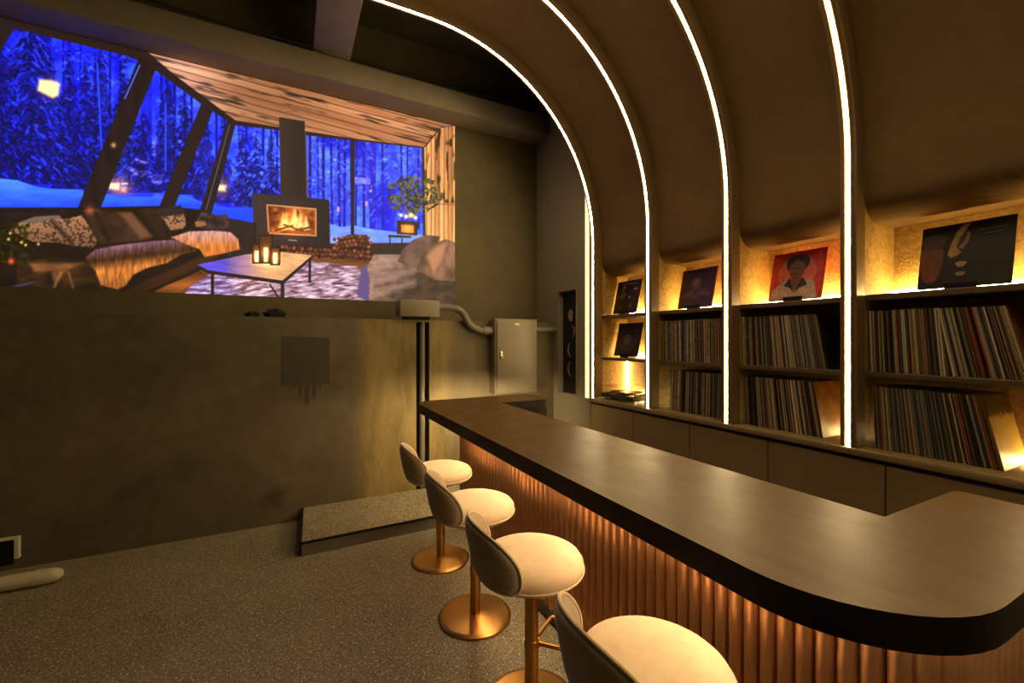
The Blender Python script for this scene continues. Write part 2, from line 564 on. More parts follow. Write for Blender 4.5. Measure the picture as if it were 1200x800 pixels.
# ------------------------------------------------------------------ base cabinets and worktop
wt = box('cabinet_worktop', XR - 0.012, XB, RIBY[5] - 0.05, RIBY[0] + 0.045, ZCAB - 0.035, ZCAB, M['cab'], bevel=0.003)
tag(wt, 'long bronze-brown worktop running over the low cabinets under the shelves', 'worktop')
cuts = [3.315, 2.745, 2.172, 1.60, 1.025, 0.45, -0.13]
cl = ['low taupe cabinet at the far end, below the turntable', 'low taupe cabinet second from the far end, under the upright records', 'low taupe cabinet third from the far end, with a tall flat door',
      'low taupe cabinet in front of the red-cover bay', 'low taupe cabinet nearest in view, behind the bar end', 'low taupe cabinet beyond the right edge of the picture']
for i in range(6):
    b, a = cuts[i], cuts[i + 1]
    c = empty('base_cabinet', (XR + 0.2, (a + b) / 2, 0)); tag(c, cl[i], 'cabinet', 'low cabinets under the record shelves')
    inv = Matrix.Translation((-(XR + 0.2), -(a + b) / 2, 0))
    for nm, ar, mm, bv in (('body', (XR + 0.022, XB - 0.03, a + 0.001, b - 0.001, 0.08, ZCAB - 0.036), M['copperback'], 0),
                       ('door', (XR, XR + 0.02, a + 0.003, b - 0.003, 0.09, ZCAB - 0.058), M['cab'], 0.002),
                       ('toe_kick', (XR + 0.06, XR + 0.08, a + 0.001, b - 0.001, 0.0, 0.08), M['black'], 0)):
        o = box(nm, *ar, mm, c, bevel=bv, seg=1); o.matrix_parent_inverse = inv
    if i == 0:
        o = box('side_panel', XR, XB - 0.03, b - 0.001, b + 0.014, 0.0, ZCAB - 0.036, M['cab'], c); o.matrix_parent_inverse = inv

# ------------------------------------------------------------------ bar counter
ZBAR = 1.0
bar = empty('bar_counter', (1.35, 1.8, 0))
tag(bar, 'long U-shaped bar with dark brown top and fluted copper front', 'bar')
BI = Matrix.Translation((-1.35, -1.8, 0))
def bpart(o): o.parent = bar; o.matrix_parent_inverse = BI; return o
outline = round_poly([(0.872, 3.40, 0.17), (0.872, 0.29, 0.30), (1.93, 0.29, 0.04), (1.93, 0.59, 0.03), (1.462, 0.59, 0.006), (1.462, 3.03, 0.006), (1.93, 3.03, 0.10), (1.93, 3.42, 0.10)], 12)
me = prism_mesh('countertop', outline, ZBAR - 0.068, ZBAR, 0.004)
me.materials.append(M['bartop']); me.materials.append(M['bredge'])
for p in me.polygons:
    if p.normal.z < 0.75: p.material_index = 1
bpart(link('countertop', me))
FX, FY = 1.235, 0.41       # face of the panel backing
body = round_poly([(FX, 3.295, 0), (FX, FY, 0.08), (1.90, FY, 0), (1.90, 0.56, 0), (1.43, 0.56, 0), (1.43, 3.05, 0), (1.89, 3.05, 0), (1.89, 3.295, 0)], 8)
bpart(link('body', prism_mesh('body', body, 0.078, ZBAR - 0.069), M['copperback']))
pl = round_poly([(FX - 0.012, 3.30, 0), (FX - 0.012, FY - 0.012, 0.09), (1.90, FY - 0.012, 0), (1.90, 0.555, 0), (1.44, 0.555, 0), (1.44, 3.06, 0), (1.88, 3.06, 0), (1.88, 3.30, 0)], 8)
bpart(link('plinth', prism_mesh('plinth', pl, 0.0, 0.078), M['plinth']))
# flutes: half-round strips following the front and the near end
fl = []
P = 0.05
bm = bmesh.new()
prof = [(-P / 2 + 0.0015, 0.0)]
for k in range(11):
    a = math.pi * k / 10
    prof.append((-(P / 2 - 0.0015) * math.cos(a), -0.002 - 0.025 * math.sin(a)))
prof += [(P / 2 - 0.0015, 0.0)]
lo = [bm.verts.new((y, x, 0.079)) for x, y in [(p[0], p[1]) for p in prof]]
hi = [bm.verts.new((y, x, ZBAR - 0.0695)) for x, y in [(p[0], p[1]) for p in prof]]
for i in range(len(prof)):
    j = (i + 1) % len(prof)
    bm.faces.new((lo[i], lo[j], hi[j], hi[i]))
bm.faces.new(lo); bm.faces.new(hi)
flute_me = auto_smooth(bm_mesh(bm, 'flute'), 50)
# path of the panel face
path = []
r = 0.08
y = 3.27
while y > FY + r - 0.005:
    path.append((FX, y, 0.0)); y -= P
nc = 3
for k in range(nc):
    a = math.pi / 2 * (k + 0.5) / nc
    path.append((FX + r - r * math.cos(a), FY + r - r * math.sin(a), a))
x = FX + r + P / 2
while x < 1.88:
    path.append((x, FY, math.pi / 2)); x += P
for (x, y, a) in path:
    o = link('flute', flute_me, M['copper'], None, (x, y, 0), (0, 0, a)); bpart(o)
# LED strip hidden below the overhang, along the flutes
def off_path(d):
    p = [(FX - d, 3.29)]
    for k in range(9):
        a = math.pi / 2 * k / 8
        p.append((FX + r - (r + d) * math.cos(a), FY + r - (r + d) * math.sin(a)))
    p.append((1.88, FY - d))
    return p
bm = bmesh.new()
A = off_path(0.032); B = off_path(0.05)
za, zb = ZBAR - 0.0695, ZBAR - 0.075
rings = [[bm.verts.new((p[0], p[1], za)), bm.verts.new((q[0], q[1], za)), bm.verts.new((q[0], q[1], zb)), bm.verts.new((p[0], p[1], zb))] for p, q in zip(A, B)]
for s, t in zip(rings, rings[1:]):
    for k in range(4): bm.faces.new((s[k], s[(k + 1) % 4], t[(k + 1) % 4], t[k]))
bm.faces.new(rings[0]); bm.faces.new(rings[-1])
tag(bpart(link('led_strip', bm_mesh(bm, 'led_strip'), M['led_bar'])), 'warm LED strip under the bar overhang')

tag(bpart(box('led_strip', FX, 1.84, 3.318, 3.334, ZBAR - 0.105, ZBAR - 0.0695, M['led_bar_end'])), 'warm LED strip under the far end of the bar top')

# ------------------------------------------------------------------ bar stools
def make_stool():
    root = empty('bar_stool')
    # base and post
    link('base', lathe_mesh('base', [(0, 0.0), (0.188, 0.0), (0.192, 0.004), (0.192, 0.012), (0.186, 0.018), (0.17, 0.021), (0.045, 0.026), (0.034, 0.03), (0, 0.03)], 56), M['brass'], root)
    link('post', lathe_mesh('post', [(0, 0.028), (0.028, 0.028), (0.028, 0.535), (0, 0.535)], 28), M['brass'], root)
    link('seat_plate', lathe_mesh('seat_plate', [(0, 0.525), (0.1, 0.53), (0.12, 0.54), (0.12, 0.556), (0, 0.556)], 32), M['brass'], root)
    # cushion
    pr = [(0, 0.545), (0.14, 0.545), (0.185, 0.55), (0.203, 0.562), (0.211, 0.582), (0.209, 0.602), (0.198, 0.619), (0.175, 0.630), (0.12, 0.637), (0.05, 0.640), (0, 0.6405)]
    s = link('seat', lathe_mesh('seat', pr, 48), M['velvet'], root)
    ring = [(0.2105 * math.cos(2 * math.pi * k / 48), 0.2105 * math.sin(2 * math.pi * k / 48), 0.575) for k in range(48)]
    link('piping', tube_mesh('piping', ring, 0.004, 6, True), M['velvet'], s)
    # wrap-around leaf-shaped backrest on the -X side
    TM = math.radians(58)
    def surf(u, v, d):
        th = u * TM
        zc = 0.688 - 0.058 * u * u
        z = zc + 0.113 * v
        R = 0.222 + 0.036 * max(0, (z - 0.60)) / 0.2 * (1 - 0.55 * u * u) + d
        return Vector((-R * math.cos(th), R * math.sin(th), z))
    def sq(c): return math.copysign(abs(c) ** 0.86, c)
    bm = bmesh.new()
    NR, NA = 9, 40
    sides = []
    for sgn in (1, -1):
        rings = []
        for i in range(NR + 1):
            rr = i / NR
            th = 0.020 * math.sqrt(max(0, 1 - rr ** 4)) * sgn
            if i == 0:
                rings.append([bm.verts.new(surf(0, 0, th))])
            elif i == NR and sgn == -1:
                rings.append(sides[0][-1])
            else:
                ring_ = []
                for k in range(NA):
                    a = 2 * math.pi * k / NA
                    ring_.append(bm.verts.new(surf(rr * sq(math.cos(a)), rr * sq(math.sin(a)), th)))
                rings.append(ring_)
        for A_, B_ in zip(rings, rings[1:]):
            for k in range(NA):
                j = (k + 1) % NA
                if len(A_) == 1: bm.faces.new((A_[0], B_[k], B_[j]))
                else: bm.faces.new((A_[k], A_[j], B_[j], B_[k]))
        sides.append(rings)
    b = link('backrest', bm_mesh(bm, 'backrest', True), M['velvet_back'], root)
    rim = [surf(1.003 * sq(math.cos(2 * math.pi * k / 48)), 1.003 * sq(math.sin(2 * math.pi * k / 48)), 0) for k in range(48)]
    link('piping', tube_mesh('piping', rim, 0.0055, 6, True), M['velvet'], b)
    # footrest loop towards the bar
    pts = [(0.02, 0.012, 0.262), (0.14, 0.112, 0.262), (0.15, 0.115, 0.262), (0.158, 0.108, 0.262), (0.16, 0.095, 0.262), (0.16, -0.095, 0.262), (0.158, -0.108, 0.262), (0.15, -0.115, 0.262), (0.14, -0.112, 0.262), (0.02, -0.012, 0.262)]
    link('footrest', tube_mesh('footrest', pts, 0.009, 10), M['brass'], root)
    link('footrest_collar', lathe_mesh('footrest_collar', [(0.0, 0.245), (0.031, 0.245), (0.031, 0.279), (0.0, 0.279)], 28), M['brass'], root)
    return root
def copy_tree(o, parent=None):
    c = o.copy(); COL.objects.link(c); c.parent = parent
    for ch in list(o.children): copy_tree(ch, c)
    return c
stool = make_stool()
stools = [((0.905, 2.82), 'cream velvet bar stool farthest from the camera, by the raised platform', -5),
          ((0.885, 2.155), 'cream velvet bar stool with its whole brass base showing, second from the far end', -6),
          ((0.87, 1.52), 'cream velvet bar stool second nearest, its brass base cut by the bottom edge', -7),
          ((0.872, 0.862), 'cream velvet bar stool nearest the camera, only seat and backrest in view', -9)]
for i, ((x, y), lb, rz) in enumerate(stools):
    s = stool if i == 0 else copy_tree(stool)
    s.location = (x, y, 0.0); s.rotation_euler = (0, 0, math.radians(rz))
    tag(s, lb, 'bar stool', 'bar stools along the bar')

# ------------------------------------------------------------------ low platform in front of the back wall
plat = empty('floor_platform', (1.2, 3.6, 0)); tag(plat, 'low speckled floor platform with metal nosing at the foot of the back wall', 'platform')
PI_ = Matrix.Translation((-1.2, -3.6, 0))
pp = [(0.068, 3.30), (XR - 0.001, 3.345), (XR - 0.001, YL - 0.001), (0.098, YL - 0.001)]
o = link('slab', prism_mesh('slab', pp, 0.0, 0.098), M['floor'], plat); o.matrix_parent_inverse = PI_
def strip(a, b, w, z0, z1, nm, m):
    a = Vector(a); b = Vector(b); d = (b - a).normalized(); n = Vector((d.y, -d.x)) * w
    o = link(nm, prism_mesh(nm, [a, b, b + n, a + n], z0, z1), m, plat); o.matrix_parent_inverse = PI_
strip((0.066, 3.299), (XR - 0.002, 3.344), 0.006, 0.082, 0.100, 'metal_nosing', M['edge'])
strip((0.095, YL - 0.002), (0.064, 3.300), 0.012, 0.0, 0.100, 'end_plate', M['black'])
strip((0.070, 3.299), (XR - 0.002, 3.344), 0.004, 0.0, 0.081, 'riser', M['plinth'])

# ------------------------------------------------------------------ things on the back wall
# paint patch with drips
bm = bmesh.new()
outl = [(-0.064, 1.518), (0.294, 1.508), (0.296, 1.118)]
for xc, w, z in ((0.225, 0.026, 1.075), (0.178, 0.03, 0.985), (0.128, 0.034, 0.945), (0.075, 0.03, 1.02), (0.028, 0.022, 1.085)):
    outl += [(xc + w * 0.5, 1.115), (xc + w * 0.42, z + 0.03), (xc + w * 0.15, z), (xc - w * 0.2, z + 0.006), (xc - w * 0.42, z + 0.035), (xc - w * 0.5, 1.115)]
outl += [(-0.062, 1.120)]
fa = bm.faces.new([bm.verts.new((x, YL - 0.003, z)) for x, z in outl])
ex = bmesh.ops.extrude_face_region(bm, geom=[fa])
for v in ex['geom']:
    if isinstance(v, bmesh.types.BMVert): v.co.y = YL - 0.0004
o = link('paint_patch', bm_mesh(bm, 'paint_patch'), M['patch'], wl)
crk = [[(0.50, 0.62), (0.53, 0.54), (0.52, 0.45), (0.54, 0.36), (0.55, 0.24)], [(0.46, 0.70), (0.50, 0.62), (0.58, 0.66), (0.62, 0.74)], [(0.80, 0.60), (0.83, 0.48), (0.79, 0.38), (0.82, 0.28)]]
for c_ in crk:
    link('wall_crack', tube_mesh('wall_crack', [(x - 0.09, YL - 0.0004, z) for x, z in c_], 0.0014, 5), M['patch'], wl)
# recess conduit
tag(link('wall_conduit', tube_mesh('wall_conduit', [(1.103, YL + 0.03, 0.10), (1.103, YL + 0.03, 0.9), (1.103, YL + 0.03, ZL - 0.01)], 0.026, 14), M['pipe']), 'straight grey conduit standing in a dark wall slot behind the far stool', 'conduit')
bm = bmesh.new(); add_box(bm, 1.042, 1.163, YL + 0.082, YL + 0.089, 0.0, ZL - 0.022)
link('slot_shade', bm_mesh(bm, 'slot_shade'), M['darkgap'], wl)  # near-black sheet paints the shade behind the conduit
# junction box on the ledge
jb = empty('junction_box', (1.05, YL - 0.02, ZL)); tag(jb, 'grey metal junction box on the ledge above the wall slot', 'junction box')
inv = Matrix.Translation((-1.05, -(YL - 0.02), -ZL))
for nm, ar, mm, bv in (('body', (0.87, 1.225, YL - 0.105, YL + 0.10, ZL + 0.03, ZL + 0.175), M['metal_box'], 0.006), ('lid', (0.866, 1.229, YL - 0.112, YL - 0.104, ZL + 0.026, ZL + 0.179), M['metal_box'], 0.003), ('bracket', (0.93, 1.17, YL + 0.006, YL + 0.09, ZL + 0.001, ZL + 0.031), M['darkgap'], 0)):
    o = box(nm, *ar, mm, jb, bevel=bv); o.matrix_parent_inverse = inv
# bent flexible conduit from junction box to cabinet
ctrl = [Vector((1.231, 3.93, 1.80)), Vector((1.36, 3.93, 1.80)), Vector((1.47, 3.92, 1.76)), Vector((1.55, 3.92, 1.64)), Vector((1.65, 3.92, 1.585)), Vector((1.72, 3.92, 1.58))]
cp = []
for i in range(len(ctrl) - 1):
    p0 = ctrl[max(i - 1, 0)]; p1 = ctrl[i]; p2 = ctrl[i + 1]; p3 = ctrl[min(i + 2, len(ctrl) - 1)]
    for k in range(8):
        t = k / 8
        cp.append(0.5 * ((2 * p1) + (p2 - p0) * t + (2 * p0 - 5 * p1 + 4 * p2 - p3) * t * t + (3 * p1 - p0 - 3 * p2 + p3) * t ** 3))
cp.append(ctrl[-1])
fc = empty('bent_conduit', (1.231, 3.93, 1.80)); tag(fc, 'bent grey flexible conduit curving down from junction box to electrical cabinet', 'conduit')
inv = Matrix.Translation((-1.231, -3.93, -1.80))
o = link('hose', tube_mesh('hose', cp, 0.034, 14), M['pipe'], fc); o.matrix_parent_inverse = inv
o = link('coupling', tube_mesh('coupling', [(1.69, 3.92, 1.58), (1.788, 3.92, 1.58)], 0.042, 16), M['metal_box'], fc); o.matrix_parent_inverse = inv
# electrical cabinet
ec = empty('electrical_cabinet', (2.03, YL, 0.96)); tag(ec, 'beige steel electrical cabinet on the back wall above the bar end', 'electrical cabinet')
inv = Matrix.Translation((-2.03, -YL, -0.96))
parts = [('body', (1.79, 2.27, YL - 0.12, YL - 0.001, 0.955, 1.70), M['metal_box'], 0.005),
         ('door', (1.808, 2.252, YL - 0.135, YL - 0.121, 0.975, 1.682), M['metal_box'], 0.004),
         ('handle', (1.84, 1.865, YL - 0.147, YL - 0.136, 1.30, 1.38), M['chrome'], 0.004),
         ('name_plate', (2.0, 2.06, YL - 0.138, YL - 0.1355, 1.640, 1.655), M['brass'], 0.001)]
for nm, ar, mm, bv in parts:
    o = box(nm, *ar, mm, ec, bevel=bv); o.matrix_parent_inverse = inv
o = link('hinge', tube_mesh('hinge', [(2.254, YL - 0.128, 1.05), (2.254, YL - 0.128, 1.6)], 0.006, 8), M['metal_box'], ec); o.matrix_parent_inverse = inv
sc_ = empty('conduit_stub', (2.27, 3.92, 1.60)); tag(sc_, 'short straight conduit from electrical cabinet into the side wall', 'conduit')
inv = Matrix.Translation((-2.27, -3.92, -1.60))
o = link('tube', tube_mesh('tube', [(2.272, 3.915, 1.597), (XR - 0.001, 3.915, 1.597)], 0.026, 14), M['pipe'], sc_); o.matrix_parent_inverse = inv
o = link('collar', tube_mesh('collar', [(2.272, 3.915, 1.597), (2.30, 3.915, 1.597)], 0.034, 14), M['pipe'], sc_); o.matrix_parent_inverse = inv
# dark lumps on the ledge
for k, (x, s, lb) in enumerate(((-0.27, 0.034, 'smaller dark lump of rubble on the ledge under the projected rug'), (-0.115, 0.052, 'larger dark lump of rubble on the ledge under the projected table'))):
    bm = bmesh.new(); bmesh.ops.create_icosphere(bm, subdivisions=3, radius=1)
    for v in bm.verts:
        n = 1 + 0.25 * math.sin(5 * v.co.x + k) * math.cos(4 * v.co.y + 1.3 * k) + 0.12 * math.sin(9 * v.co.z)
        v.co = Vector((v.co.x * s * 1.5 * n, v.co.y * s * n, max(v.co.z, -0.55) * s * 0.75 * n))
    mn = min(v.co.z for v in bm.verts)
    tag(link('rubble_lump', bm_mesh(bm, 'rubble_lump', True), M['darkgap'], None, (x, YL + 0.09, ZL - mn)), lb, 'rubble')

# crescent panel in the side wall recess
mp = empty('crescent_panel', (XR + 0.12, (PY0 + PY1) / 2, (PZ0 + PZ1) / 2)); tag(mp, 'tall black recessed wall panel with four pale crescents', 'wall panel')
inv = Matrix.Translation((-(XR + 0.12), -(PY0 + PY1) / 2, -(PZ0 + PZ1) / 2))
o = box('back_board', XR + 0.05, XR + 0.098, PY0 + 0.001, PY1 - 0.001, PZ0 + 0.001, PZ1 - 0.001, M['black'], mp); o.matrix_parent_inverse = inv
for (ya, yb, za, zb) in ((PY0 - 0.018, PY0, PZ0 - 0.018, PZ1 + 0.018), (PY1, PY1 + 0.018, PZ0 - 0.018, PZ1 + 0.018), (PY0, PY1, PZ0 - 0.018, PZ0), (PY0, PY1, PZ1, PZ1 + 0.018)):
    o = box('frame', XR - 0.012, XR - 0.0005, ya, yb, za, zb, M['wall_side'], mp, bevel=0.002, seg=1); o.matrix_parent_inverse = inv
M['crescent'] = simple('pale crescent metal', (190, 172, 150), 0.35, 0.6)
for k, (zc, kind) in enumerate(((1.745, 'gib'), (1.58, 'thinr'), (1.385, 'thinl'), (1.185, 'thinl'))):
    R = 0.062 if k < 2 else 0.075
    pts = []
    sh = {'gib': -0.3, 'thinr': 0.62, 'thinl': 0.68}[kind]
    N = 24
    for i in range(N + 1):
        a = -math.pi / 2 + math.pi * i / N
        pts.append((R * math.cos(a), R * math.sin(a)))
    for i in range(N - 1, 0, -1):
        a = -math.pi / 2 + math.pi * i / N
        pts.append((R * sh * math.cos(a), R * math.sin(a)))
    me = prism_mesh('crescent', pts, 0, 0.006)
    # local x -> +Y (appears to the left from the bar), local y -> Z
    o = link('crescent', me, M['crescent'], mp)
    o.matrix_parent_inverse = inv
    sx = -1 if kind == 'thinr' else 1
    o.matrix_basis = Matrix.Translation((XR + 0.0495, (PY0 + PY1) / 2 - 0.005, zc)) @ Matrix(((0, 0, -1, 0), (sx, 0, 0, 0), (0, 1, 0, 0), (0, 0, 0, 1)))

# white framed wall opening and floor pipe, lower left
wo = empty('wall_vent', (-1.76, YL, 0.02)); tag(wo, 'low white-framed black vent opening at the foot of the back wall', 'vent')
inv = Matrix.Translation((1.76, -YL, -0.02))
for nm, ar, mm in (('opening', (-1.96, -1.60, YL - 0.006, YL - 0.001, 0.035, 0.20), M['darkgap']), ('frame', (-1.99, -1.565, YL - 0.03, YL - 0.001, 0.20, 0.216), M['white']),
                   ('frame', (-1.588, -1.565, YL - 0.03, YL - 0.001, 0.075, 0.20), M['white']), ('frame', (-1.99, -1.96, YL - 0.03, YL - 0.001, 0.035, 0.20), M['white'])):
    o = box(nm, *ar, mm, wo, bevel=0.002, seg=1); o.matrix_parent_inverse = inv
pc = empty('floor_pipe', (-2.0, 3.64, 0.0)); tag(pc, 'pale plastic pipe with a rounded cap lying on the floor at lower left', 'pipe')
inv = Matrix.Translation((2.0, -3.64, 0))
o = link('tube', tube_mesh('tube', [(-3.2, 3.64, 0.047), (-1.36, 3.64, 0.047)], 0.044, 20), M['pvc'], pc); o.matrix_parent_inverse = inv
o = link('collar', tube_mesh('collar', [(-1.375, 3.64, 0.047), (-1.35, 3.64, 0.047)], 0.0468, 20), M['pvc'], pc); o.matrix_parent_inverse = inv
cap = lathe_mesh('cap', [(0, 0), (0.045, 0), (0.045, 0.03), (0.042, 0.06), (0.033, 0.085), (0.018, 0.1), (0, 0.104)], 20)
o = link('cap', cap, M['pvc'], pc, (-1.352, 3.64, 0.047), (0, math.pi / 2, 0)); o.matrix_parent_inverse = inv

# ------------------------------------------------------------------ display covers on their stands
def flatpoly(name, pts, y, m, parent, thick=0.0006):
    # pts in cover units 0..1 (u to the right as seen, v up) on a 0.315 m sleeve
    n = len(pts)
    S = 0.315
    bm = bmesh.new()
    A = [bm.verts.new((-y, -(u - 0.5) * S, v * S)) for u, v in pts]
    B = [bm.verts.new((-y - thick, -(u - 0.5) * S, v * S)) for u, v in pts]
    bm.faces.new(A); bm.faces.new(B)
    for i in range(n):
        j = (i + 1) % n
        bm.faces.new((A[i], A[j], B[j], B[i]))
    return link(name, bm_mesh(bm, name), m, parent)
def ell(cx, cy, rx, ry, n=28, wob=0.0, ph=0):
    return [(cx + rx * math.cos(2 * math.pi * k / n) * (1 + wob * math.sin(3 * 2 * math.pi * k / n + ph)), cy + ry * math.sin(2 * math.pi * k / n) * (1 + wob * math.cos(2 * 2 * math.pi * k / n + ph))) for k in range(n)]
_inks = {}
def ink(rgb):
    if rgb not in _inks:
        _inks[rgb] = simple('printed ink %d %d %d' % rgb, tuple(min(235, int(v * 1.25)) for v in rgb), 0.4, 0, 0.25, 30)
    return _inks[rgb]
def cover(y, z, label, stand, base, art, x=2.775, tilt=13):
    st = empty('display_stand', (x, y, z))
    tag(st, 'small black stand under the ' + stand, 'stand', 'small black record stands')
    box('foot', -0.045, 0.06, -0.055, 0.055, 0.0005, 0.012, M['black'], st, bevel=0.002, seg=1)
    box('lip', -0.045, -0.033, -0.055, 0.055, 0.012, 0.036, M['black'], st, bevel=0.002, seg=1)
    o = box('back_support', -0.006, 0.0, -0.03, 0.03, 0.0, 0.20, M['black'], st, bevel=0.001, seg=1)
    o.location = (0.013, 0, 0.012); o.rotation_euler = (0, math.radians(tilt), 0)
    c = empty('record_cover', (x - 0.026, y, z + 0.0135), (0, math.radians(tilt), 0))
    tag(c, label, 'record')
    box('sleeve', -0.002, 0.003, -0.1575, 0.1575, 0.0, 0.315, ink(base), c)
    for k, (rgb, pts) in enumerate(art):
        flatpoly('print', pts, 0.0021 + 0.0007 * k, ink(rgb), c)
# right bay: nearly black cover with pale curved strokes at centre left and a brown cloud
cover(0.82, ZTOP, 'black record cover with pale curved marks on the right-hand shelf', 'black record cover', (20, 17, 15), [
    ((92, 50, 26), ell(0.14, 0.42, 0.13, 0.36, wob=0.1)), ((58, 40, 32), ell(0.16, 0.75, 0.14, 0.14, wob=0.15)),
    ((150, 122, 82), [(0.34, 0.66), (0.40, 0.86), (0.46, 0.97), (0.55, 0.98), (0.50, 0.88), (0.44, 0.76), (0.41, 0.62), (0.47, 0.54), (0.44, 0.50), (0.36, 0.46), (0.32, 0.52)]),
    ((132, 106, 70), [(0.43, 0.62), (0.50, 0.72), (0.52, 0.84), (0.55, 0.82), (0.54, 0.70), (0.48, 0.58)]),
    ((140, 112, 76), ell(0.475, 0.35, 0.055, 0.05, wob=0.2)), ((124, 100, 68), ell(0.48, 0.20, 0.05, 0.04, wob=0.2)),
    ((62, 54, 44), [(0.62, 0.83), (0.92, 0.84), (0.92, 0.86), (0.62, 0.85)]), ((62, 54, 44), [(0.68, 0.76), (0.88, 0.77), (0.88, 0.79), (0.68, 0.78)])])
# red cover with a plain bust
cover(1.565, ZTOP, 'red record cover with a bust figure in a pale shirt', 'red record cover', (176, 52, 36), [
    ((206, 92, 66), ell(0.5, 0.55, 0.36, 0.36)), ((168, 142, 122), [(0.02, 0.02), (0.06, 0.22), (0.28, 0.42), (0.5, 0.36), (0.72, 0.42), (0.84, 0.34), (0.92, 0.02)]),
    ((40, 30, 26), ell(0.5, 0.74, 0.22, 0.19, wob=0.05)), ((104, 62, 40), ell(0.5, 0.62, 0.145, 0.19)), ((104, 62, 40), [(0.42, 0.5), (0.58, 0.5), (0.62, 0.36), (0.5, 0.18), (0.38, 0.36)]),
    ((48, 38, 36), [(0.38, 0.46), (0.28, 0.30), (0.40, 0.26), (0.5, 0.14), (0.42, 0.34)]), ((48, 38, 36), [(0.62, 0.46), (0.72, 0.30), (0.60, 0.26), (0.5, 0.14), (0.58, 0.34)]),
    ((50, 32, 24), [(0.40, 0.655), (0.60, 0.655), (0.60, 0.635), (0.40, 0.635)]), ((64, 34, 26), [(0.44, 0.53), (0.56, 0.53), (0.55, 0.515), (0.45, 0.515)])])
# purple-brown cover
cover(2.30, ZTOP, 'dark plum record cover with red edges on the second bay shelf', 'plum record cover', (110, 34, 30), [
    ((58, 40, 44), [(0.03, 0.03), (0.97, 0.03), (0.97, 0.97), (0.03, 0.97)]), ((92, 70, 70), ell(0.46, 0.62, 0.13, 0.17, wob=0.1)), ((84, 62, 62), [(0.12, 0.34), (0.36, 0.46), (0.46, 0.32), (0.62, 0.46), (0.9, 0.36), (0.9, 0.30), (0.6, 0.3), (0.46, 0.2), (0.32, 0.3), (0.12, 0.28)]),
    ((110, 84, 80), ell(0.45, 0.66, 0.06, 0.07))])
# far bay, upper
arts = []
rr = random.Random(4)
for k in range(22):
    u = 0.14 + 0.72 * rr.random(); v = 0.1 + 0.75 * rr.random()
    arts.append((rr.choice([(150, 84, 40), (172, 140, 84), (112, 60, 34), (86, 84, 60), (190, 160, 110)]), ell(u, v, 0.03 + 0.05 * rr.random(), 0.03 + 0.05 * rr.random(), 12, 0.2, k)))
arts = [(c, p) for c, p in arts][:12]
cover(3.075, ZTOP, 'small-patterned dark record cover on the upper shelf of the far bay', 'upper cover of the far bay', (36, 27, 20), [((140, 118, 78), [(0.2, 0.88), (0.8, 0.88), (0.8, 0.93), (0.2, 0.93)])] + arts)
cover(3.06, ZMID, 'dark record cover with a pale disc on the lower shelf of the far bay', 'lower cover of the far bay', (34, 30, 28), [((60, 54, 50), ell(0.5, 0.5, 0.38, 0.38)), ((112, 102, 100), ell(0.47, 0.5, 0.16, 0.17, wob=0.08)), ((44, 52, 44), ell(0.78, 0.74, 0.12, 0.1, wob=0.1))])

# ------------------------------------------------------------------ turntable
tt = empty('turntable', (2.752, 3.0, ZCAB)); tag(tt, 'low record turntable with clear lid on the cabinet top', 'turntable')
for sx in (-0.13, 0.13):
    for sy in (-0.17, 0.17):
        link('foot', lathe_mesh('foot', [(0, 0.0005), (0.022, 0.0005), (0.024, 0.02), (0, 0.02)], 16), M['chrome'], tt, (sx, sy, 0))
box('plinth', -0.165, 0.165, -0.205, 0.205, 0.02, 0.058, M['black'], tt, bevel=0.004)
link('platter', lathe_mesh('platter', [(0, 0.059), (0.15, 0.059), (0.15, 0.072), (0, 0.072)], 40), M['chrome'], tt, (0, 0.045, 0))
link('disc', lathe_mesh('disc', [(0, 0.0725), (0.146, 0.0725), (0.146, 0.075), (0, 0.075)], 40), M['black'], tt, (0, 0.045, 0))
ta = link('tonearm', tube_mesh('tonearm', [(0.12, -0.16, 0.095), (0.0, -0.155, 0.092), (-0.06, -0.12, 0.088), (-0.085, -0.09, 0.082)], 0.0045, 8), M['chrome'], tt)
link('tonearm_base', lathe_mesh('tonearm_base', [(0, 0.058), (0.024, 0.058), (0.024, 0.085), (0.012, 0.1), (0, 0.1)], 20), M['chrome'], tt, (0.12, -0.16, 0))
link('speed_knob', lathe_mesh('speed_knob', [(0, 0.058), (0.013, 0.058), (0.012, 0.068), (0, 0.069)], 16), M['chrome'], tt, (-0.135, -0.17, 0))
gm, nt, b = nmat('clear acrylic')
b.inputs['Base Color'].default_value = (1, 0.97, 0.9, 1)
b.inputs['Roughness'].default_value = 0.05
b.inputs['Transmission Weight'].default_value = 1.0
b.inputs['IOR'].default_value = 1.15
lid = bmesh.new()
for ar in ((-0.165, 0.165, -0.205, 0.205, 0.125, 0.128), (-0.165, -0.162, -0.205, 0.205, 0.06, 0.125), (-0.162, 0.165, 0.202, 0.205, 0.06, 0.125), (-0.162, 0.165, -0.205, -0.202, 0.06, 0.125)):
    add_box(lid, *ar)
link('lid', bm_mesh(lid, 'lid'), gm, tt)

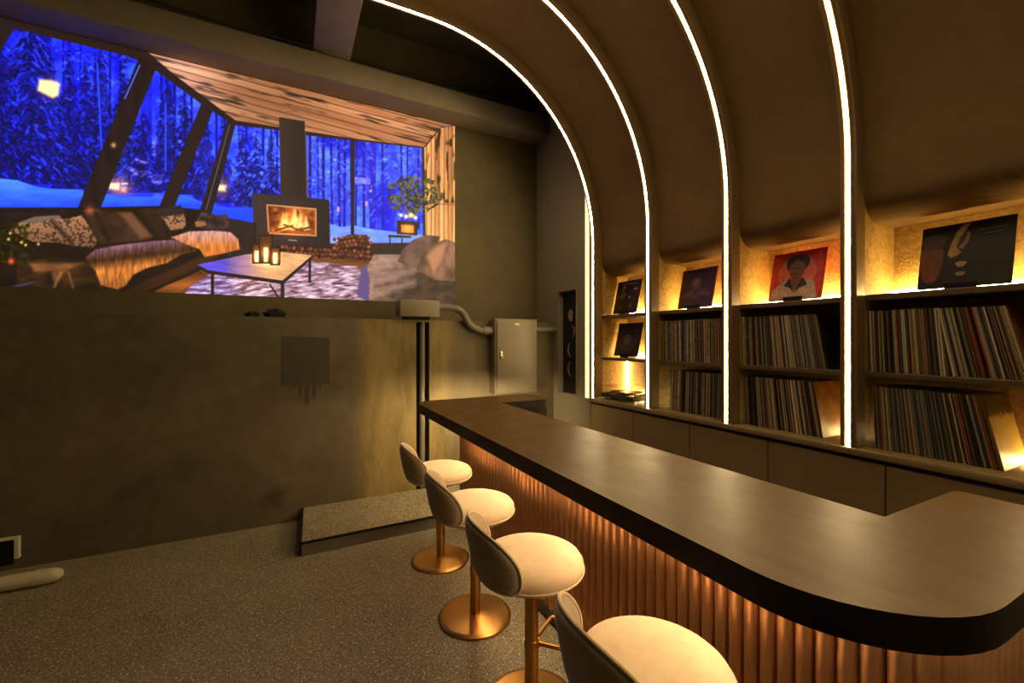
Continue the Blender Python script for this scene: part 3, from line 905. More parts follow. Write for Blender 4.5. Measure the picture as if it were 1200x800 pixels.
# ------------------------------------------------------------------ records
pal = {'cream': (214, 198, 156), 'tan': (176, 148, 102), 'brown': (112, 84, 56), 'grey': (146, 138, 122), 'charcoal': (62, 57, 52), 'black': (28, 26, 24), 'dusty red': (150, 66, 46), 'navy blue': (52, 70, 100),
       'olive': (120, 112, 70), 'white': (232, 222, 194), 'orange': (188, 112, 52), 'teal': (78, 108, 102)}
wts = {'cream': 13, 'tan': 14, 'brown': 14, 'grey': 13, 'charcoal': 15, 'black': 14, 'dusty red': 3, 'navy blue': 3, 'olive': 6, 'white': 4, 'orange': 2, 'teal': 3}
def mat_spine(name, rgb):
    m, nt, b = nmat('record sleeve ' + name)
    oi = nt.nodes.new('ShaderNodeObjectInfo')
    v = coords(nt, 'Object', (1, 1, 1))
    add = nt.nodes.new('ShaderNodeVectorMath'); add.operation = 'ADD'
    nt.links.new(v, add.inputs[0]); 
    mul = nt.nodes.new('ShaderNodeMath'); mul.operation = 'MULTIPLY'; mul.inputs[1].default_value = 37.0
    nt.links.new(oi.outputs['Random'], mul.inputs[0]); nt.links.new(mul.outputs[0], add.inputs[1])
    n = noise(nt, add.outputs[0], 26, 6, 0.75)
    c = lin(rgb)
    nt.links.new(ramp(nt, n, [(0.3, tuple(x * 0.55 for x in c[:3]) + (1,)), (0.5, c), (0.72, tuple(min(1, x * 1.5 + 0.02) for x in c[:3]) + (1,))]), b.inputs['Base Color'])
    b.inputs['Roughness'].default_value = 0.55
    return m
sp_m = {k: mat_spine(k, v) for k, v in pal.items()}
SX0 = XS + 0.018
def sleeve_mesh(m):
    # unit-thick sleeve, pivot on its lower front edge: two boards and a slightly sunk paper edge
    bm = bmesh.new()
    D, Hh = 0.283, 0.312
    add_box(bm, 0.0, D, -0.5, 0.5, 0, Hh)
    for v in bm.verts:
        if v.co.x < 0.001: v.co.y *= 0.82
    me = bm_mesh(bm, 'sleeve'); me.materials.append(m); return me
sp_me = {k: sleeve_mesh(m) for k, m in sp_m.items()}
rows = []   # bay, row text, z, y start, y end (bottom), lean start, lean end, gap list
rr = random.Random(7)
row_defs = [('upper row of the right-hand bay', ZMID, [(1.135, 0.84, 1.5, 4.5), (0.872, 0.590, 9.0, 12.5)]),
            ('lower row of the right-hand bay', ZCAB, [(1.12, 0.66, 2.0, 12.0)]),
            ('upper row of the red-cover bay', ZMID, [(1.832, 1.325, 1.0, 10.0)]),
            ('lower row of the red-cover bay', ZCAB, [(1.825, 1.345, 2.5, 9.5)]),
            ('upper row of the bay beside the turntable', ZMID, [(2.530, 1.925, 0.5, 1.5)]),
            ('lower row of the bay beside the turntable', ZCAB, [(2.450, 1.925, -2.5, -0.8)])]
keys = list(wts); ws_ = [wts[k] for k in keys]
recs = []
for txt, z, segs in row_defs:
    for (ya, yb, la, lb_) in segs:
        y = ya - (0.312 * math.sin(math.radians(-la)) if la < 0 else 0) * 0
        tot = ya - yb
        prev = la
        if la > 0: y = ya - 0.312 * math.sin(math.radians(la))
        tot = y - yb
        while y > yb:
            th = rr.choice([0.0035, 0.004, 0.0045, 0.005, 0.006, 0.0075])
            t = (ya - y) / (ya - yb)
            ang = la + (lb_ - la) * t
            dth = max(0, math.radians(ang - prev)) * 0.312
            y -= th / math.cos(math.radians(ang)) + dth + 0.0004
            prev = ang
            if y < yb: break
            recs.append([txt, z, y, ang, th, rr.choices(keys, ws_)[0], rr.uniform(-0.004, 0.006)])
# cover faces left visible at the end of three rows get their own colours
recs.sort(key=lambda r: r[2])
def rec_matrix(z, y, ang, th, dx):
    rx = -math.radians(ang)   # positive lean: top towards +Y
    return Matrix.Translation((SX0 + 0.004 + dx, y, z + 0.0008 + 0.5 * th * abs(math.sin(rx)))) @ Matrix.Rotation(rx, 4, 'X') @ Matrix.Diagonal((1, th, 1, 1))
gold, nt, b = nmat('gold dripping cover')
v = coords(nt, 'Object', (1, 1, 1))
sep = nt.nodes.new('ShaderNodeSeparateXYZ'); nt.links.new(v, sep.inputs[0])
vs = coords(nt, 'Object', (60, 0.2, 4))
n1 = noise(nt, vs, 1.0, 4, 0.6)
mm = nt.nodes.new('ShaderNodeMath'); mm.operation = 'MULTIPLY_ADD'; mm.inputs[1].default_value = -0.12
nt.links.new(n1, mm.inputs[0]); nt.links.new(sep.outputs[2], mm.inputs[2])
f = ramp(nt, mm.outputs[0], [(0.160, (1, 1, 1, 1)), (0.164, (0, 0, 0, 1))])
nt.links.new(mixc(nt, f, lin((96, 76, 34)), lin((206, 178, 96))), b.inputs['Base Color'])
b.inputs['Roughness'].default_value = 0.45
kraft = simple('kraft paper cover', (172, 130, 66), 0.6, 0, 0.2, 14)
ochre = simple('ochre printed cover', (150, 106, 48), 0.5, 0, 0.5, 11)
n_ind = 0
ends = {}
for r_ in recs:
    if r_[0] not in ends: ends[r_[0]] = r_     # smallest y of each row = the face seen
special = {'upper row of the right-hand bay': (kraft, 'kraft-coloured record cover facing out at the end of the upper right row'),
           'lower row of the right-hand bay': (gold, 'gold record cover with dripping print at the lower right'),
           'lower row of the red-cover bay': (ochre, 'ochre record cover facing out at the end of the red-cover bay lower row')}
rest = []
for r_ in recs:
    txt, z, y, ang, th, key, dx = r_
    if txt in special and ends[txt] is r_:
        o = link('record', sleeve_mesh(special[txt][0])); o.matrix_world = rec_matrix(z, y, ang, 0.005, 0)
        tag(o, special[txt][1], 'record'); n_ind += 1
        continue
    if n_ind < 300:
        o = link('record', sp_me[key]); o.matrix_world = rec_matrix(z, y, ang, th, dx)
        lb = 'record with %s spine in the %s' % (key, txt)
        tag(o, lb, 'record', '%s spines in the %s' % (key, txt)); n_ind += 1
    else:
        rest.append(r_)
if rest:
    bm = bmesh.new()
    ks = list(pal)
    for txt, z, y, ang, th, key, dx in rest:
        n0 = len(bm.verts); f0 = len(bm.faces)
        mb = bmesh.new(); mb.from_mesh(sp_me[key]); mb.transform(rec_matrix(z, y, ang, th, dx))
        vm = {v: bm.verts.new(v.co) for v in mb.verts}
        for f in mb.faces:
            nf = bm.faces.new([vm[v] for v in f.verts]); nf.material_index = ks.index(key)
        mb.free()
    me = bm_mesh(bm, 'record_row')
    for k in ks: me.materials.append(sp_m[k])
    tag(link('record_row', me), 'tightly packed upright records filling the far shelf bays', 'records', None, 'stuff')

# ------------------------------------------------------------------ projected picture on the upper back wall
NX, NZ = 801, 451
X0, X1, Z0, Z1 = -1.86, 1.545, 1.868, ZB0 - 0.001
gx, gz = np.meshgrid(np.linspace(X0, X1, NX), np.linspace(Z0, Z1, NZ))
fy = YU - 0.002
cs, sn = math.cos(YAW), math.sin(YAW)
dep = gx * sn + fy * cs
# picture coordinates of the artwork, laid out on the wall once and for all
U = (600 + FPX * (gx * cs - fy * sn) / dep).ravel()
V = (HOR - FPX * (gz - EYE) / dep).ravel()
C = np.zeros((U.size, 3))
rng = np.random.default_rng(3)
def srgb(c): return np.array(c, float)
def vnoise(x, y, seed):
    r = np.random.default_rng(seed)
    L = r.random((64, 64))
    xi = np.floor(x).astype(int); yi = np.floor(y).astype(int)
    fx = x - xi; fy_ = y - yi
    fx = fx * fx * (3 - 2 * fx); fy_ = fy_ * fy_ * (3 - 2 * fy_)
    a = L[xi % 64, yi % 64]; b = L[(xi + 1) % 64, yi % 64]; c = L[xi % 64, (yi + 1) % 64]; d = L[(xi + 1) % 64, (yi + 1) % 64]
    return (a * (1 - fx) + b * fx) * (1 - fy_) + (c * (1 - fx) + d * fx) * fy_
def fbm(x, y, sx, sy, seed, oct=4):
    t = 0; a = 0.5; s = 0
    for k in range(oct):
        t = t + a * vnoise(x / sx * 2 ** k + 13.7 * k, y / sy * 2 ** k + 5.1 * k, seed + k); s += a; a *= 0.55
    return t / s
def pmask(pts, soft=1.0):
    P_ = np.array(pts, float)
    lo = P_.min(0) - 2; hi_ = P_.max(0) + 2
    idx = np.flatnonzero((U > lo[0]) & (U < hi_[0]) & (V > lo[1]) & (V < hi_[1]))
    x = U[idx]; y = V[idx]
    ins = np.zeros(idx.size, bool); dm = np.full(idx.size, 1e9)
    n = len(P_)
    for i in range(n):
        x1, y1 = P_[i]; x2, y2 = P_[(i + 1) % n]
        if y1 != y2:
            c = ((y1 > y) != (y2 > y)) & (x < (x2 - x1) * (y - y1) / (y2 - y1) + x1)
            ins ^= c
        dx, dy = x2 - x1, y2 - y1
        t = np.clip(((x - x1) * dx + (y - y1) * dy) / (dx * dx + dy * dy + 1e-9), 0, 1)
        dm = np.minimum(dm, np.hypot(x - x1 - t * dx, y - y1 - t * dy))
    sd = np.where(ins, dm, -dm)
    return idx, np.clip(0.5 + sd / soft, 0, 1)
def put(idx, a, col):
    col = np.asarray(col, float)
    C[idx] = C[idx] * (1 - a[:, None]) + (col if col.ndim == 2 else col[None, :]) * a[:, None]
def poly(pts, col, soft=1.0):
    idx, a = pmask(pts, soft)
    if callable(col): col = col(U[idx], V[idx])
    put(idx, a, col)
def line(x1, y1, x2, y2, w, col, soft=0.8):
    d = math.hypot(x2 - x1, y2 - y1); nx, ny = -(y2 - y1) / d * w / 2, (x2 - x1) / d * w / 2
    poly([(x1 + nx, y1 + ny), (x2 + nx, y2 + ny), (x2 - nx, y2 - ny), (x1 - nx, y1 - ny)], col, soft)
def glow(cx, cy, r, col, amt=1.0, ry=None):
    ry = ry or r
    idx = np.flatnonzero((abs(U - cx) < 3 * r) & (abs(V - cy) < 3 * ry))
    a = amt * np.exp(-((U[idx] - cx) / r) ** 2 - ((V[idx] - cy) / ry) ** 2)
    C[idx] = np.minimum(255, C[idx] + a[:, None] * np.array(col, float))
def grad(a, b, t):
    t = np.clip(t, 0, 1)[:, None]
    return srgb(a)[None] * (1 - t) + srgb(b)[None] * t
def ellpts(cx, cy, rx, ry, n=18, rot=0):
    c, s = math.cos(rot), math.sin(rot)
    return [(cx + rx * math.cos(t) * c - ry * math.sin(t) * s, cy + rx * math.cos(t) * s + ry * math.sin(t) * c) for t in np.linspace(0, 2 * math.pi, n, endpoint=False)]

# -- forest seen through the glass
f1 = fbm(U, V, 60, 45, 21); f2 = fbm(U, V, 9, 6, 31)
C[:] = grad((12, 12, 110), (56, 66, 255), (f1 - 0.3) * 1.6 + (f2 - 0.5) * 1.3)
def forest_sky(pts, seed, amt=1.0):
    def col(x, y):
        a = fbm(x, y, 30, 40, seed); b_ = fbm(x, y, 6, 4, seed + 9)
        base = grad((16, 18, 190), (104, 132, 255), (a - 0.32) * 2.2 * amt)
        return base * (0.55 + 0.9 * b_)[:, None]
    poly(pts, col, 1)
forest_sky([(60, 35), (165, 70), (165, 215), (95, 220), (60, 120)], 41, 1.25)
forest_sky([(178, 80), (275, 145), (275, 240), (178, 240)], 43, 0.9)
forest_sky([(270, 140), (330, 150), (330, 245), (245, 245)], 47, 1.6)
forest_sky([(356, 155), (500, 172), (500, 280), (356, 280)], 51, 2.1)
def trunk(x, y0, y1, w, col=(8, 8, 70)):
    line(x, y0, x + rng.normal() * 1.0, y1, w, col, 1.0)
for x in (70, 82, 96, 112, 128, 141, 152, 190, 205, 216, 228, 255, 262, 282, 290, 308, 316, 324):
    trunk(x + rng.normal() * 2, 30, 226, 1.5 + rng.random() * 2.0, (10, 10, 90 + 40 * rng.random()))
for x in (364, 371, 380, 388, 396, 404, 419, 427, 438, 448, 470, 478, 490):
    trunk(x + rng.normal(), 150, 268, 1.5 + rng.random() * 2.4, (22, 16, 96))
poly([(432, 160), (441, 161), (440, 270), (433, 270)], (48, 34, 150), 1)
def spruce(cx, yt, yb, hw, nb, dark=(8, 6, 58), snow=(70, 84, 255), seed=0, op=0.8, lw=1.5):
    r = np.random.default_rng(500 + seed)
    idx = np.flatnonzero((U > cx - hw * 1.3) & (U < cx + hw * 1.3) & (V > yt) & (V < yb))
    x = U[idx]; y = V[idx]
    h = (y - yt) / (yb - yt)
    jit = fbm(x, y, 9, 6, 60 + seed); fine = fbm(x, y, 2.4, 2.0, 160 + seed, 3)
    w = hw * (h ** 0.75) * (0.45 + 0.95 * jit)
    a = np.clip((w - np.abs(x - cx)) / 3.0, 0, 1)
    put(idx, a * op, grad(dark, snow, np.clip((fine - 0.5) * 1.6, 0, 0.6)))
    for k in range(nb * 3):
        t = (k + r.random()) / (nb * 3)
        y0 = yt + (yb - yt) * t; half = hw * t ** 0.75 + 1
        f = (2 * r.random() - 1) * 0.95
        sd = 1 if f > 0 else -1
        x0 = cx + f * half
        y0 += abs(f) * half * 0.45
        if y0 > yb - 3: continue
        an = math.radians(24 + 46 * r.random()); ln = (0.12 + 0.16 * r.random()) * hw ** 0.5 * 5
        x1, y1 = x0 + sd * ln * math.cos(an), y0 + ln * math.sin(an)
        q = r.random()
        c = srgb(snow) * (0.5 + 0.6 * q) if r.random() < 0.68 else srgb(dark) * (0.6 + 0.8 * q)
        ww = lw * (0.5 + 0.7 * r.random())
        xm, ym = (x0 + x1) / 2, (y0 + y1) / 2 - ln * 0.12
        line(x0, y0, xm, ym, ww, c, 1.8); line(xm, ym, x1, y1, ww * 0.8, c, 1.8)
for k, (cx, yt, yb, hw, nb, sn_) in enumerate([(148, 56, 214, 26, 40, (90, 116, 255)), (118, 44, 220, 26, 40, (58, 70, 255)), (100, 62, 224, 22, 36, (64, 80, 255)), (80, 52, 222, 24, 40, (48, 56, 250)), (36, 4, 216, 62, 130, (66, 80, 255)), (2, 44, 214, 36, 60, (52, 62, 255)),
                                          (196, 78, 224, 24, 34, (60, 70, 250)), (216, 100, 228, 22, 32, (76, 92, 255)), (166, 130, 226, 22, 26, (64, 66, 240)), (240, 128, 236, 20, 26, (66, 84, 255)), (262, 138, 238, 16, 22, (64, 76, 250)),
                                          (284, 146, 242, 14, 26, (110, 136, 255)), (300, 150, 244, 17, 30, (120, 146, 255)), (318, 140, 240, 14, 26, (104, 126, 255))]):
    spruce(cx, yt, yb, hw, nb, seed=k, snow=sn_)
for k, (cx, yt, yb, hw, nb) in enumerate([(370, 150, 255, 12, 26), (398, 154, 262, 18, 34), (425, 140, 240, 20, 30), (458, 150, 262, 26, 40), (486, 156, 262, 20, 32)]):
    spruce(cx, yt, yb, hw, nb, dark=(34, 26, 130), snow=(140, 142, 255), seed=30 + k, op=0.5, lw=1.2)
for k in range(170):
    x0_, x1_, y0_, y1_ = [(72, 112, 42, 118), (146, 163, 74, 100), (184, 232, 96, 190), (276, 326, 152, 222), (358, 410, 162, 240), (416, 496, 176, 262), (6, 70, 40, 200)][int(rng.integers(0, 7))]
    x = x0_ + (x1_ - x0_) * rng.random(); y = y0_ + (y1_ - y0_) * rng.random(); q = rng.random()
    glow(x, y, 1.2 + 1.8 * rng.random(), (30 + 50 * q, 50 + 70 * q, 120), 0.45 + 0.5 * rng.random(), 0.8 + 0.9 * rng.random())
# thin pale trunk and twigs in the first pane
line(114, 74, 119, 176, 1.6, (70, 90, 250)); line(194, 120, 194, 200, 1.4, (74, 96, 255))
poly([(416, 207), (434, 209), (434, 216), (416, 215)], lambda x, y: grad((90, 80, 170), (190, 170, 230), fbm(x, y, 2, 1.5, 5)), 1)
for (x, y, w, h) in ((428, 236, 3, 5), (395, 242, 3, 6), (433, 222, 3, 3)):
    poly([(x, y), (x + w, y), (x + w, y + h), (x, y + h)], (210, 150, 190), 2)
# pale clearing at the top right of the first pane
poly([(152, 74), (163, 79), (155, 94), (148, 88)], (72, 110, 255), 8)
# warm lights glimpsed outside
def warmrect(pts, col=(255, 226, 170)):
    cx = sum(p[0] for p in pts) / len(pts); cy = sum(p[1] for p in pts) / len(pts)
    glow(cx, cy, 12, (190, 110, 60), 0.55); poly(pts, col, 3.5)
warmrect([(46, 93), (60, 94), (70, 98), (68, 112), (62, 115), (44, 106)])
warmrect([(128, 214), (140, 215), (139, 222), (128, 221)]); warmrect([(142, 219), (148, 219), (147, 225), (142, 224)], (240, 180, 150))
warmrect([(254, 216), (265, 217), (264, 224), (253, 223)])
for (x1, y1, x2, y2, w) in ((183, 162, 180, 182, 2.2), (158, 186, 172, 192, 2), (160, 200, 192, 206, 2.5), (166, 205, 192, 211, 2), (152, 196, 160, 204, 3), (178, 213, 190, 214, 1.5)):
    [glow(x1 + (x2 - x1) * q + rng.normal(), y1 + (y2 - y1) * q + rng.normal(), 2.2, (120, 100, 110), 0.6, 1.5) for q in np.linspace(0, 1, 7)]
# -- snow
def snow(x, y): return grad((104, 160, 255), (40, 78, 236), (y - 212) / 34 + 0.5 * (fbm(x, y, 20, 5, 71) - 0.5))
poly([(-60, 205), (0, 209), (20, 211), (40, 218), (58, 221), (97, 222), (105, 246), (-60, 246)], snow, 1.5)
poly([(116, 226), (135, 228), (150, 230), (190, 231), (188, 246), (105, 246)], snow, 1.5)
poly([(205, 232), (212, 228), (222, 229), (236, 237), (232, 252), (198, 246)], snow, 1.5)
poly([(248, 239), (270, 243), (300, 243), (300, 264), (240, 258)], snow, 1.5)
poly([(386, 262), (400, 266), (415, 264), (440, 269), (470, 272), (500, 276), (500, 292), (386, 288)], lambda x, y: grad((120, 140, 250), (190, 200, 255), fbm(x, y, 12, 5, 77)), 1.5)
# -- dark frames
FR = (40, 26, 26)
poly([(-60, 4), (0, 15), (200, 62), (180, 80), (163, 71), (150, 66), (60, 44), (17, 33), (-60, 160)], FR, 1.2)
poly([(163, 66), (184, 78), (117, 246), (90, 246)], lambda x, y: grad((46, 30, 30), (24, 16, 18), fbm(x, y, 8, 30, 12)), 1.2)
line(164, 76, 146, 116, 1.2, (110, 130, 230)); glow(133, 170, 3, (200, 130, 80), 0.9)
poly([(236, 121), (250, 128), (203, 246), (185, 246)], FR, 1.2)
poly([(267, 139), (277, 143), (247, 254), (232, 254)], FR, 1.2)
line(270, 143, 241, 248, 0.9, (96, 92, 120))
poly([(170, 62), (182, 82), (236, 122), (252, 132), (270, 146), (330, 153), (330, 147), (276, 138), (205, 86)], FR, 1.2)
poly([(354, 153), (500, 169), (500, 174), (354, 158)], FR, 1.2)
poly([(355, 153), (359, 153), (361, 240), (357, 240)], (88, 58, 60), 1)
poly([(410, 160), (416, 161), (415, 282), (411, 282)], (34, 24, 40), 1)
poly([(494, 170), (500, 170), (501, 284), (496, 284)], (50, 34, 34), 1)
# -- timber ceiling and right wall
def wood_ceil(x, y):
    yl = 60 + 0.2377 * (x - 172)
    t = (y - yl) - (x - 340) * 0.03
    k = np.floor(t / 8.5 + 100)
    tone = np.sin(k * 12.9898) * 43758.5453; tone = tone - np.floor(tone)
    g = fbm(x - 2 * y, t, 30, 1.8, 101, 4)
    base = grad((150, 84, 50), (236, 164, 112), 0.1 + 0.6 * g + 0.35 * tone)
    st = fbm(x, t, 34, 3.2, 140, 3)
    base *= (1 - 0.62 * np.clip((st - 0.60) * 7, 0, 1))[:, None]
    lightn = np.exp(-((x - 210) / 60) ** 2) * 0.30 + np.exp(-((x - 440) / 90) ** 2) * 0.22
    base = base * (0.74 + lightn)[:, None] + np.exp(-((x - 215) / 50) ** 2)[:, None] * np.array([10, 20, 36])
    seam = np.abs(t / 8.5 - np.round(t / 8.5)) * 8.5
    base *= (1 - 0.45 * np.clip(1.1 - seam, 0, 1))[:, None]
    return base
poly([(172, 60), (536, 147), (516, 149), (497, 172), (420, 163), (327, 149), (276, 141), (205, 88)], wood_ceil, 1.2)
def wood_wall(x, y):
    k = np.floor(x / 5.0); tone = np.sin(k * 78.233) * 43758.5453; tone = tone - np.floor(tone)
    g = fbm(x, y, 1.8, 26, 111, 4)
    base = grad((110, 54, 26), (250, 176, 104), 0.1 + 0.6 * g + 0.4 * tone + (y - 160) / 400)
    base *= np.where(np.abs(x / 5.0 - np.round(x / 5.0)) < 0.09, 0.5, 1.0)[:, None]
    kn = fbm(x, y, 4, 14, 150, 2)
    return base * (1 - 0.6 * np.clip((kn - 0.62) * 9, 0, 1) * (y < 238))[:, None]
poly([(497, 173), (515, 150), (536, 147), (536, 290), (499, 284)], wood_wall, 1.2)
line(498, 238, 536, 240, 0.9, (120, 66, 36)); line(515, 151, 498, 172, 1.4, (70, 38, 24))
# -- chimney and fireplace
poly([(327, 137), (357, 142), (359, 238), (329, 236)], lambda x, y: grad((58, 42, 36), (40, 30, 28), (x - 327) / 30 + 0.4 * (fbm(x, y, 4, 20, 9) - 0.5)), 1)
poly([(296, 226), (386, 234), (387, 288), (297, 290)], lambda x, y: grad((60, 46, 46), (40, 30, 30), (x - 296) / 90), 1)
poly([(312, 239), (371, 244), (371, 277), (314, 274)], (196, 128, 84), 1)
poly([(314, 241), (369, 246), (369, 275), (316, 272)], lambda x, y: grad((70, 26, 10), (214, 120, 48), fbm(x, y, 7, 5, 17) * 1.5 - 0.35), 1)
for (cx, cy, w, h) in ((330, 262, 4, 9), (336, 260, 4, 11), (345, 258, 5, 14), (351, 260, 4, 11), (358, 264, 4, 8), (340, 266, 10, 5)):
    cx += rng.normal(); h *= 0.8 + 0.5 * rng.random()
    poly([(cx - w, cy + h * 0.5), (cx - w * 0.6, cy - h * 0.2), (cx + w * 0.1, cy - h), (cx + w * 0.7, cy - h * 0.2), (cx + w, cy + h * 0.5)], lambda x, y: grad((255, 236, 170), (255, 150, 50), fbm(x, y, 3, 4, 19) * 1.2 - 0.2), 4)
for (x1, y1, x2, y2) in ((322, 270, 344, 264), (332, 263, 356, 271), (346, 270, 364, 266)):
    line(x1, y1, x2, y2, 2.2, (88, 44, 24))
glow(342, 262, 16, (130, 70, 20), 0.5)
line(338, 281, 348, 282, 1.2, (150, 130, 120))
# -- interior floor zone and low wall under the windows
poly([(-60, 243), (100, 243), (190, 241), (240, 246), (250, 252), (300, 262), (300, 300), (240, 356), (-60, 356)], lambda x, y: grad((40, 26, 20), (24, 15, 10), fbm(x, y, 20, 10, 23)), 2)
poly([(250, 254), (298, 261), (298, 300), (262, 300)], lambda x, y: grad((28, 20, 26), (62, 44, 40), fbm(x, y, 3, 2.5, 29)), 2)
poly([(386, 285), (500, 284), (500, 312), (386, 316)], (54, 36, 32), 2)
# firewood: many round log ends
logs = []
for j in range(5):
    for i in range(22):
        x = 330 + i * 5.0 + (j % 2) * 2.5 + rng.normal() * 0.6; y = 290 + j * 5.2 + (x - 330) * 0.05 + rng.normal() * 0.6
        if x < 434: logs.append((x, y))
for x in range(392, 434, 5):
    for j in range(3):
        y = 276 + j * 5 + abs(x - 416) * 0.18
        logs.append((x + (j % 2) * 2.5, y))
poly([(326, 288), (392, 288), (398, 280), (408, 275), (430, 275), (434, 288), (434, 316), (326, 312)], (40, 22, 18), 1.5)
for (x, y) in logs:
    s = 0.7 + 0.6 * rng.random()
    poly(ellpts(x, y, 2.3 * (0.8 + 0.3 * rng.random()), 2.2, 9), (118 * s, 62 * s, 42 * s), 1.2)
# floor: warm boards and rug
poly([(170, 356), (206, 332), (236, 316), (330, 300), (434, 306), (436, 356)], lambda x, y: grad((70, 42, 26), (150, 86, 42), fbm(x, y, 30, 3, 37)), 1.5)
def rug(x, y):
    g = fbm(x + 1.5 * y, y, 9, 2.2, 43, 4); big = fbm(x, y, 40, 14, 49, 2)
    warm = np.clip((x - 262) / 60, 0, 1) * np.clip((350 - x) / 60, 0.35, 1) * 0.9 + 0.25 * big
    lo_ = grad((84, 58, 110), (120, 62, 34), warm); hi_ = grad((206, 184, 244), (255, 222, 190), warm)
    t = np.clip((g - 0.3) * 2.2, 0, 1)[:, None]
    return lo_ * (1 - t) + hi_ * t
poly([(208, 356), (222, 336), (244, 322), (300, 312), (366, 306), (418, 312), (433, 330), (434, 356)], rug, 2)
poly([(424, 312), (433, 312), (433, 356), (418, 345)], (92, 76, 120), 2)
poly([(150, 356), (196, 334), (234, 318), (244, 322), (214, 340), (206, 356)], lambda x, y: grad((168, 92, 40), (70, 40, 22), np.abs(y - 334) / 16), 2)
# -- left sofa
def fab(a, b_, sx, sy, seed):
    return lambda x, y: grad(a, b_, (fbm(x, y, sx, sy, seed) - 0.25) * 2)
poly([(-60, 246), (100, 246), (105, 262), (60, 256), (-60, 262)], fab((44, 30, 26), (26, 18, 16), 12, 6, 3), 2)
poly([(20, 306), (60, 302), (104, 306), (150, 320), (144, 344), (120, 356), (20, 356)], fab((78, 48, 28), (34, 22, 14), 16, 8, 5), 3)
poly([(34, 308), (98, 308), (80, 316), (64, 336), (60, 318), (40, 318)], fab((132, 84, 46), (92, 58, 34), 10, 6, 6), 4)
line(72, 318, 63, 338, 3, (150, 96, 52), 2); line(80, 318, 88, 344, 3, (120, 78, 46), 2)
poly([(-60, 340), (0, 338), (44, 329), (30, 334), (0, 341), (-60, 346)], (92, 76, 130), 2)
def leopard(x, y):
    s = fbm(x, y, 2.6, 2.2, 61, 2)
    b_ = grad((170, 118, 84), (116, 80, 56), (y - 252) / 36)
    return b_ * (1 - 0.5 * np.clip((s - 0.5) * 8, 0, 1))[:, None]
poly([(12, 270), (22, 261), (44, 254), (60, 253), (75, 257), (96, 252), (104, 264), (115, 284), (108, 290), (88, 288), (66, 284), (40, 284)], leopard, 1.5)
poly([(18, 262), (40, 254), (70, 252), (72, 256), (44, 260)], (112, 92, 84), 2)
poly([(97, 246), (112, 244), (130, 248), (152, 248), (166, 260), (178, 276), (172, 281), (140, 284), (118, 286), (106, 266)], fab((70, 44, 30), (44, 28, 20), 14, 10, 8), 1.5)
poly([(140, 250), (154, 249), (178, 277), (165, 280)], (108, 72, 50), 5)
poly([(162, 247), (176, 244), (192, 250), (200, 262), (196, 276), (182, 276), (172, 262)], fab((58, 36, 26), (36, 24, 18), 10, 8, 9), 1.5)
poly([(190, 254), (214, 247), (219, 262), (214, 268), (200, 270)], leopard, 1.5)
poly([(176, 246), (212, 240), (218, 250), (192, 254)], (50, 34, 34), 1.5)
poly([(228, 262), (236, 248), (256, 252), (266, 250), (270, 264), (260, 269), (236, 268)], fab((84, 58, 60), (48, 34, 34), 6, 5, 10), 1.5)
poly([(228, 260), (240, 258), (242, 264), (230, 266)], (150, 100, 60), 2)
glow(105, 246, 5, (150, 60, 30), 0.7)
for (x1, y1, x2, y2) in ((112, 250, 128, 282), (60, 258, 84, 284), (166, 250, 182, 274), (236, 256, 262, 262)): line(x1, y1, x2, y2, 3, (30, 20, 16), 7)
def fur(x, y):
    g = fbm(x, y, 2.0, 9, 67, 3); t = (y - 282 - (190 - x) * 0.12) / 30
    b_ = grad((128, 88, 104), (70, 42, 22), t * 2.2)
    rim = np.clip((t - 0.5) * 2.5, 0, 1)
    b_ = b_ * (1 - rim[:, None]) + srgb((196, 116, 52))[None] * rim[:, None]
    return b_ * (0.55 + 0.85 * g)[:, None]
poly([(100, 302), (112, 292), (140, 287), (172, 283), (200, 281), (230, 284), (230, 294), (212, 298), (196, 308), (172, 314), (156, 322), (148, 334), (138, 339), (118, 334), (112, 318)], fur, 2.2)
def fur2(x, y):
    g = fbm(x, y, 1.8, 10, 69, 3); t = (y - 272) / 28
    return grad((206, 150, 140), (206, 118, 52), t * 1.6) * (0.6 + 0.7 * g)[:, None]
poly([(200, 278), (222, 271), (250, 270), (270, 272), (279, 280), (281, 292), (262, 297), (240, 302), (234, 292), (218, 286)], fur2, 2)
line(259, 298, 259, 310, 2.5, (24, 16, 14))
poly([(146, 340), (232, 302), (262, 298), (236, 312), (205, 326), (160, 348)], (62, 36, 20), 3)
# foliage and lights at the far left
for k in range(70):
    x = -4 + 38 * rng.random(); y = 262 + 46 * rng.random()
    poly(ellpts(x, y, 3.2, 1.5, 7, rng.random() * 3), (24 + 40 * rng.random(), 26 + 34 * rng.random(), 8), 1.5)
for (x, y) in ((12, 273), (25, 284), (30, 287), (45, 286), (10, 280)): glow(x, y, 1.6, (200, 170, 90), 1)
glow(13, 306, 3.5, (220, 80, 30), 0.9)
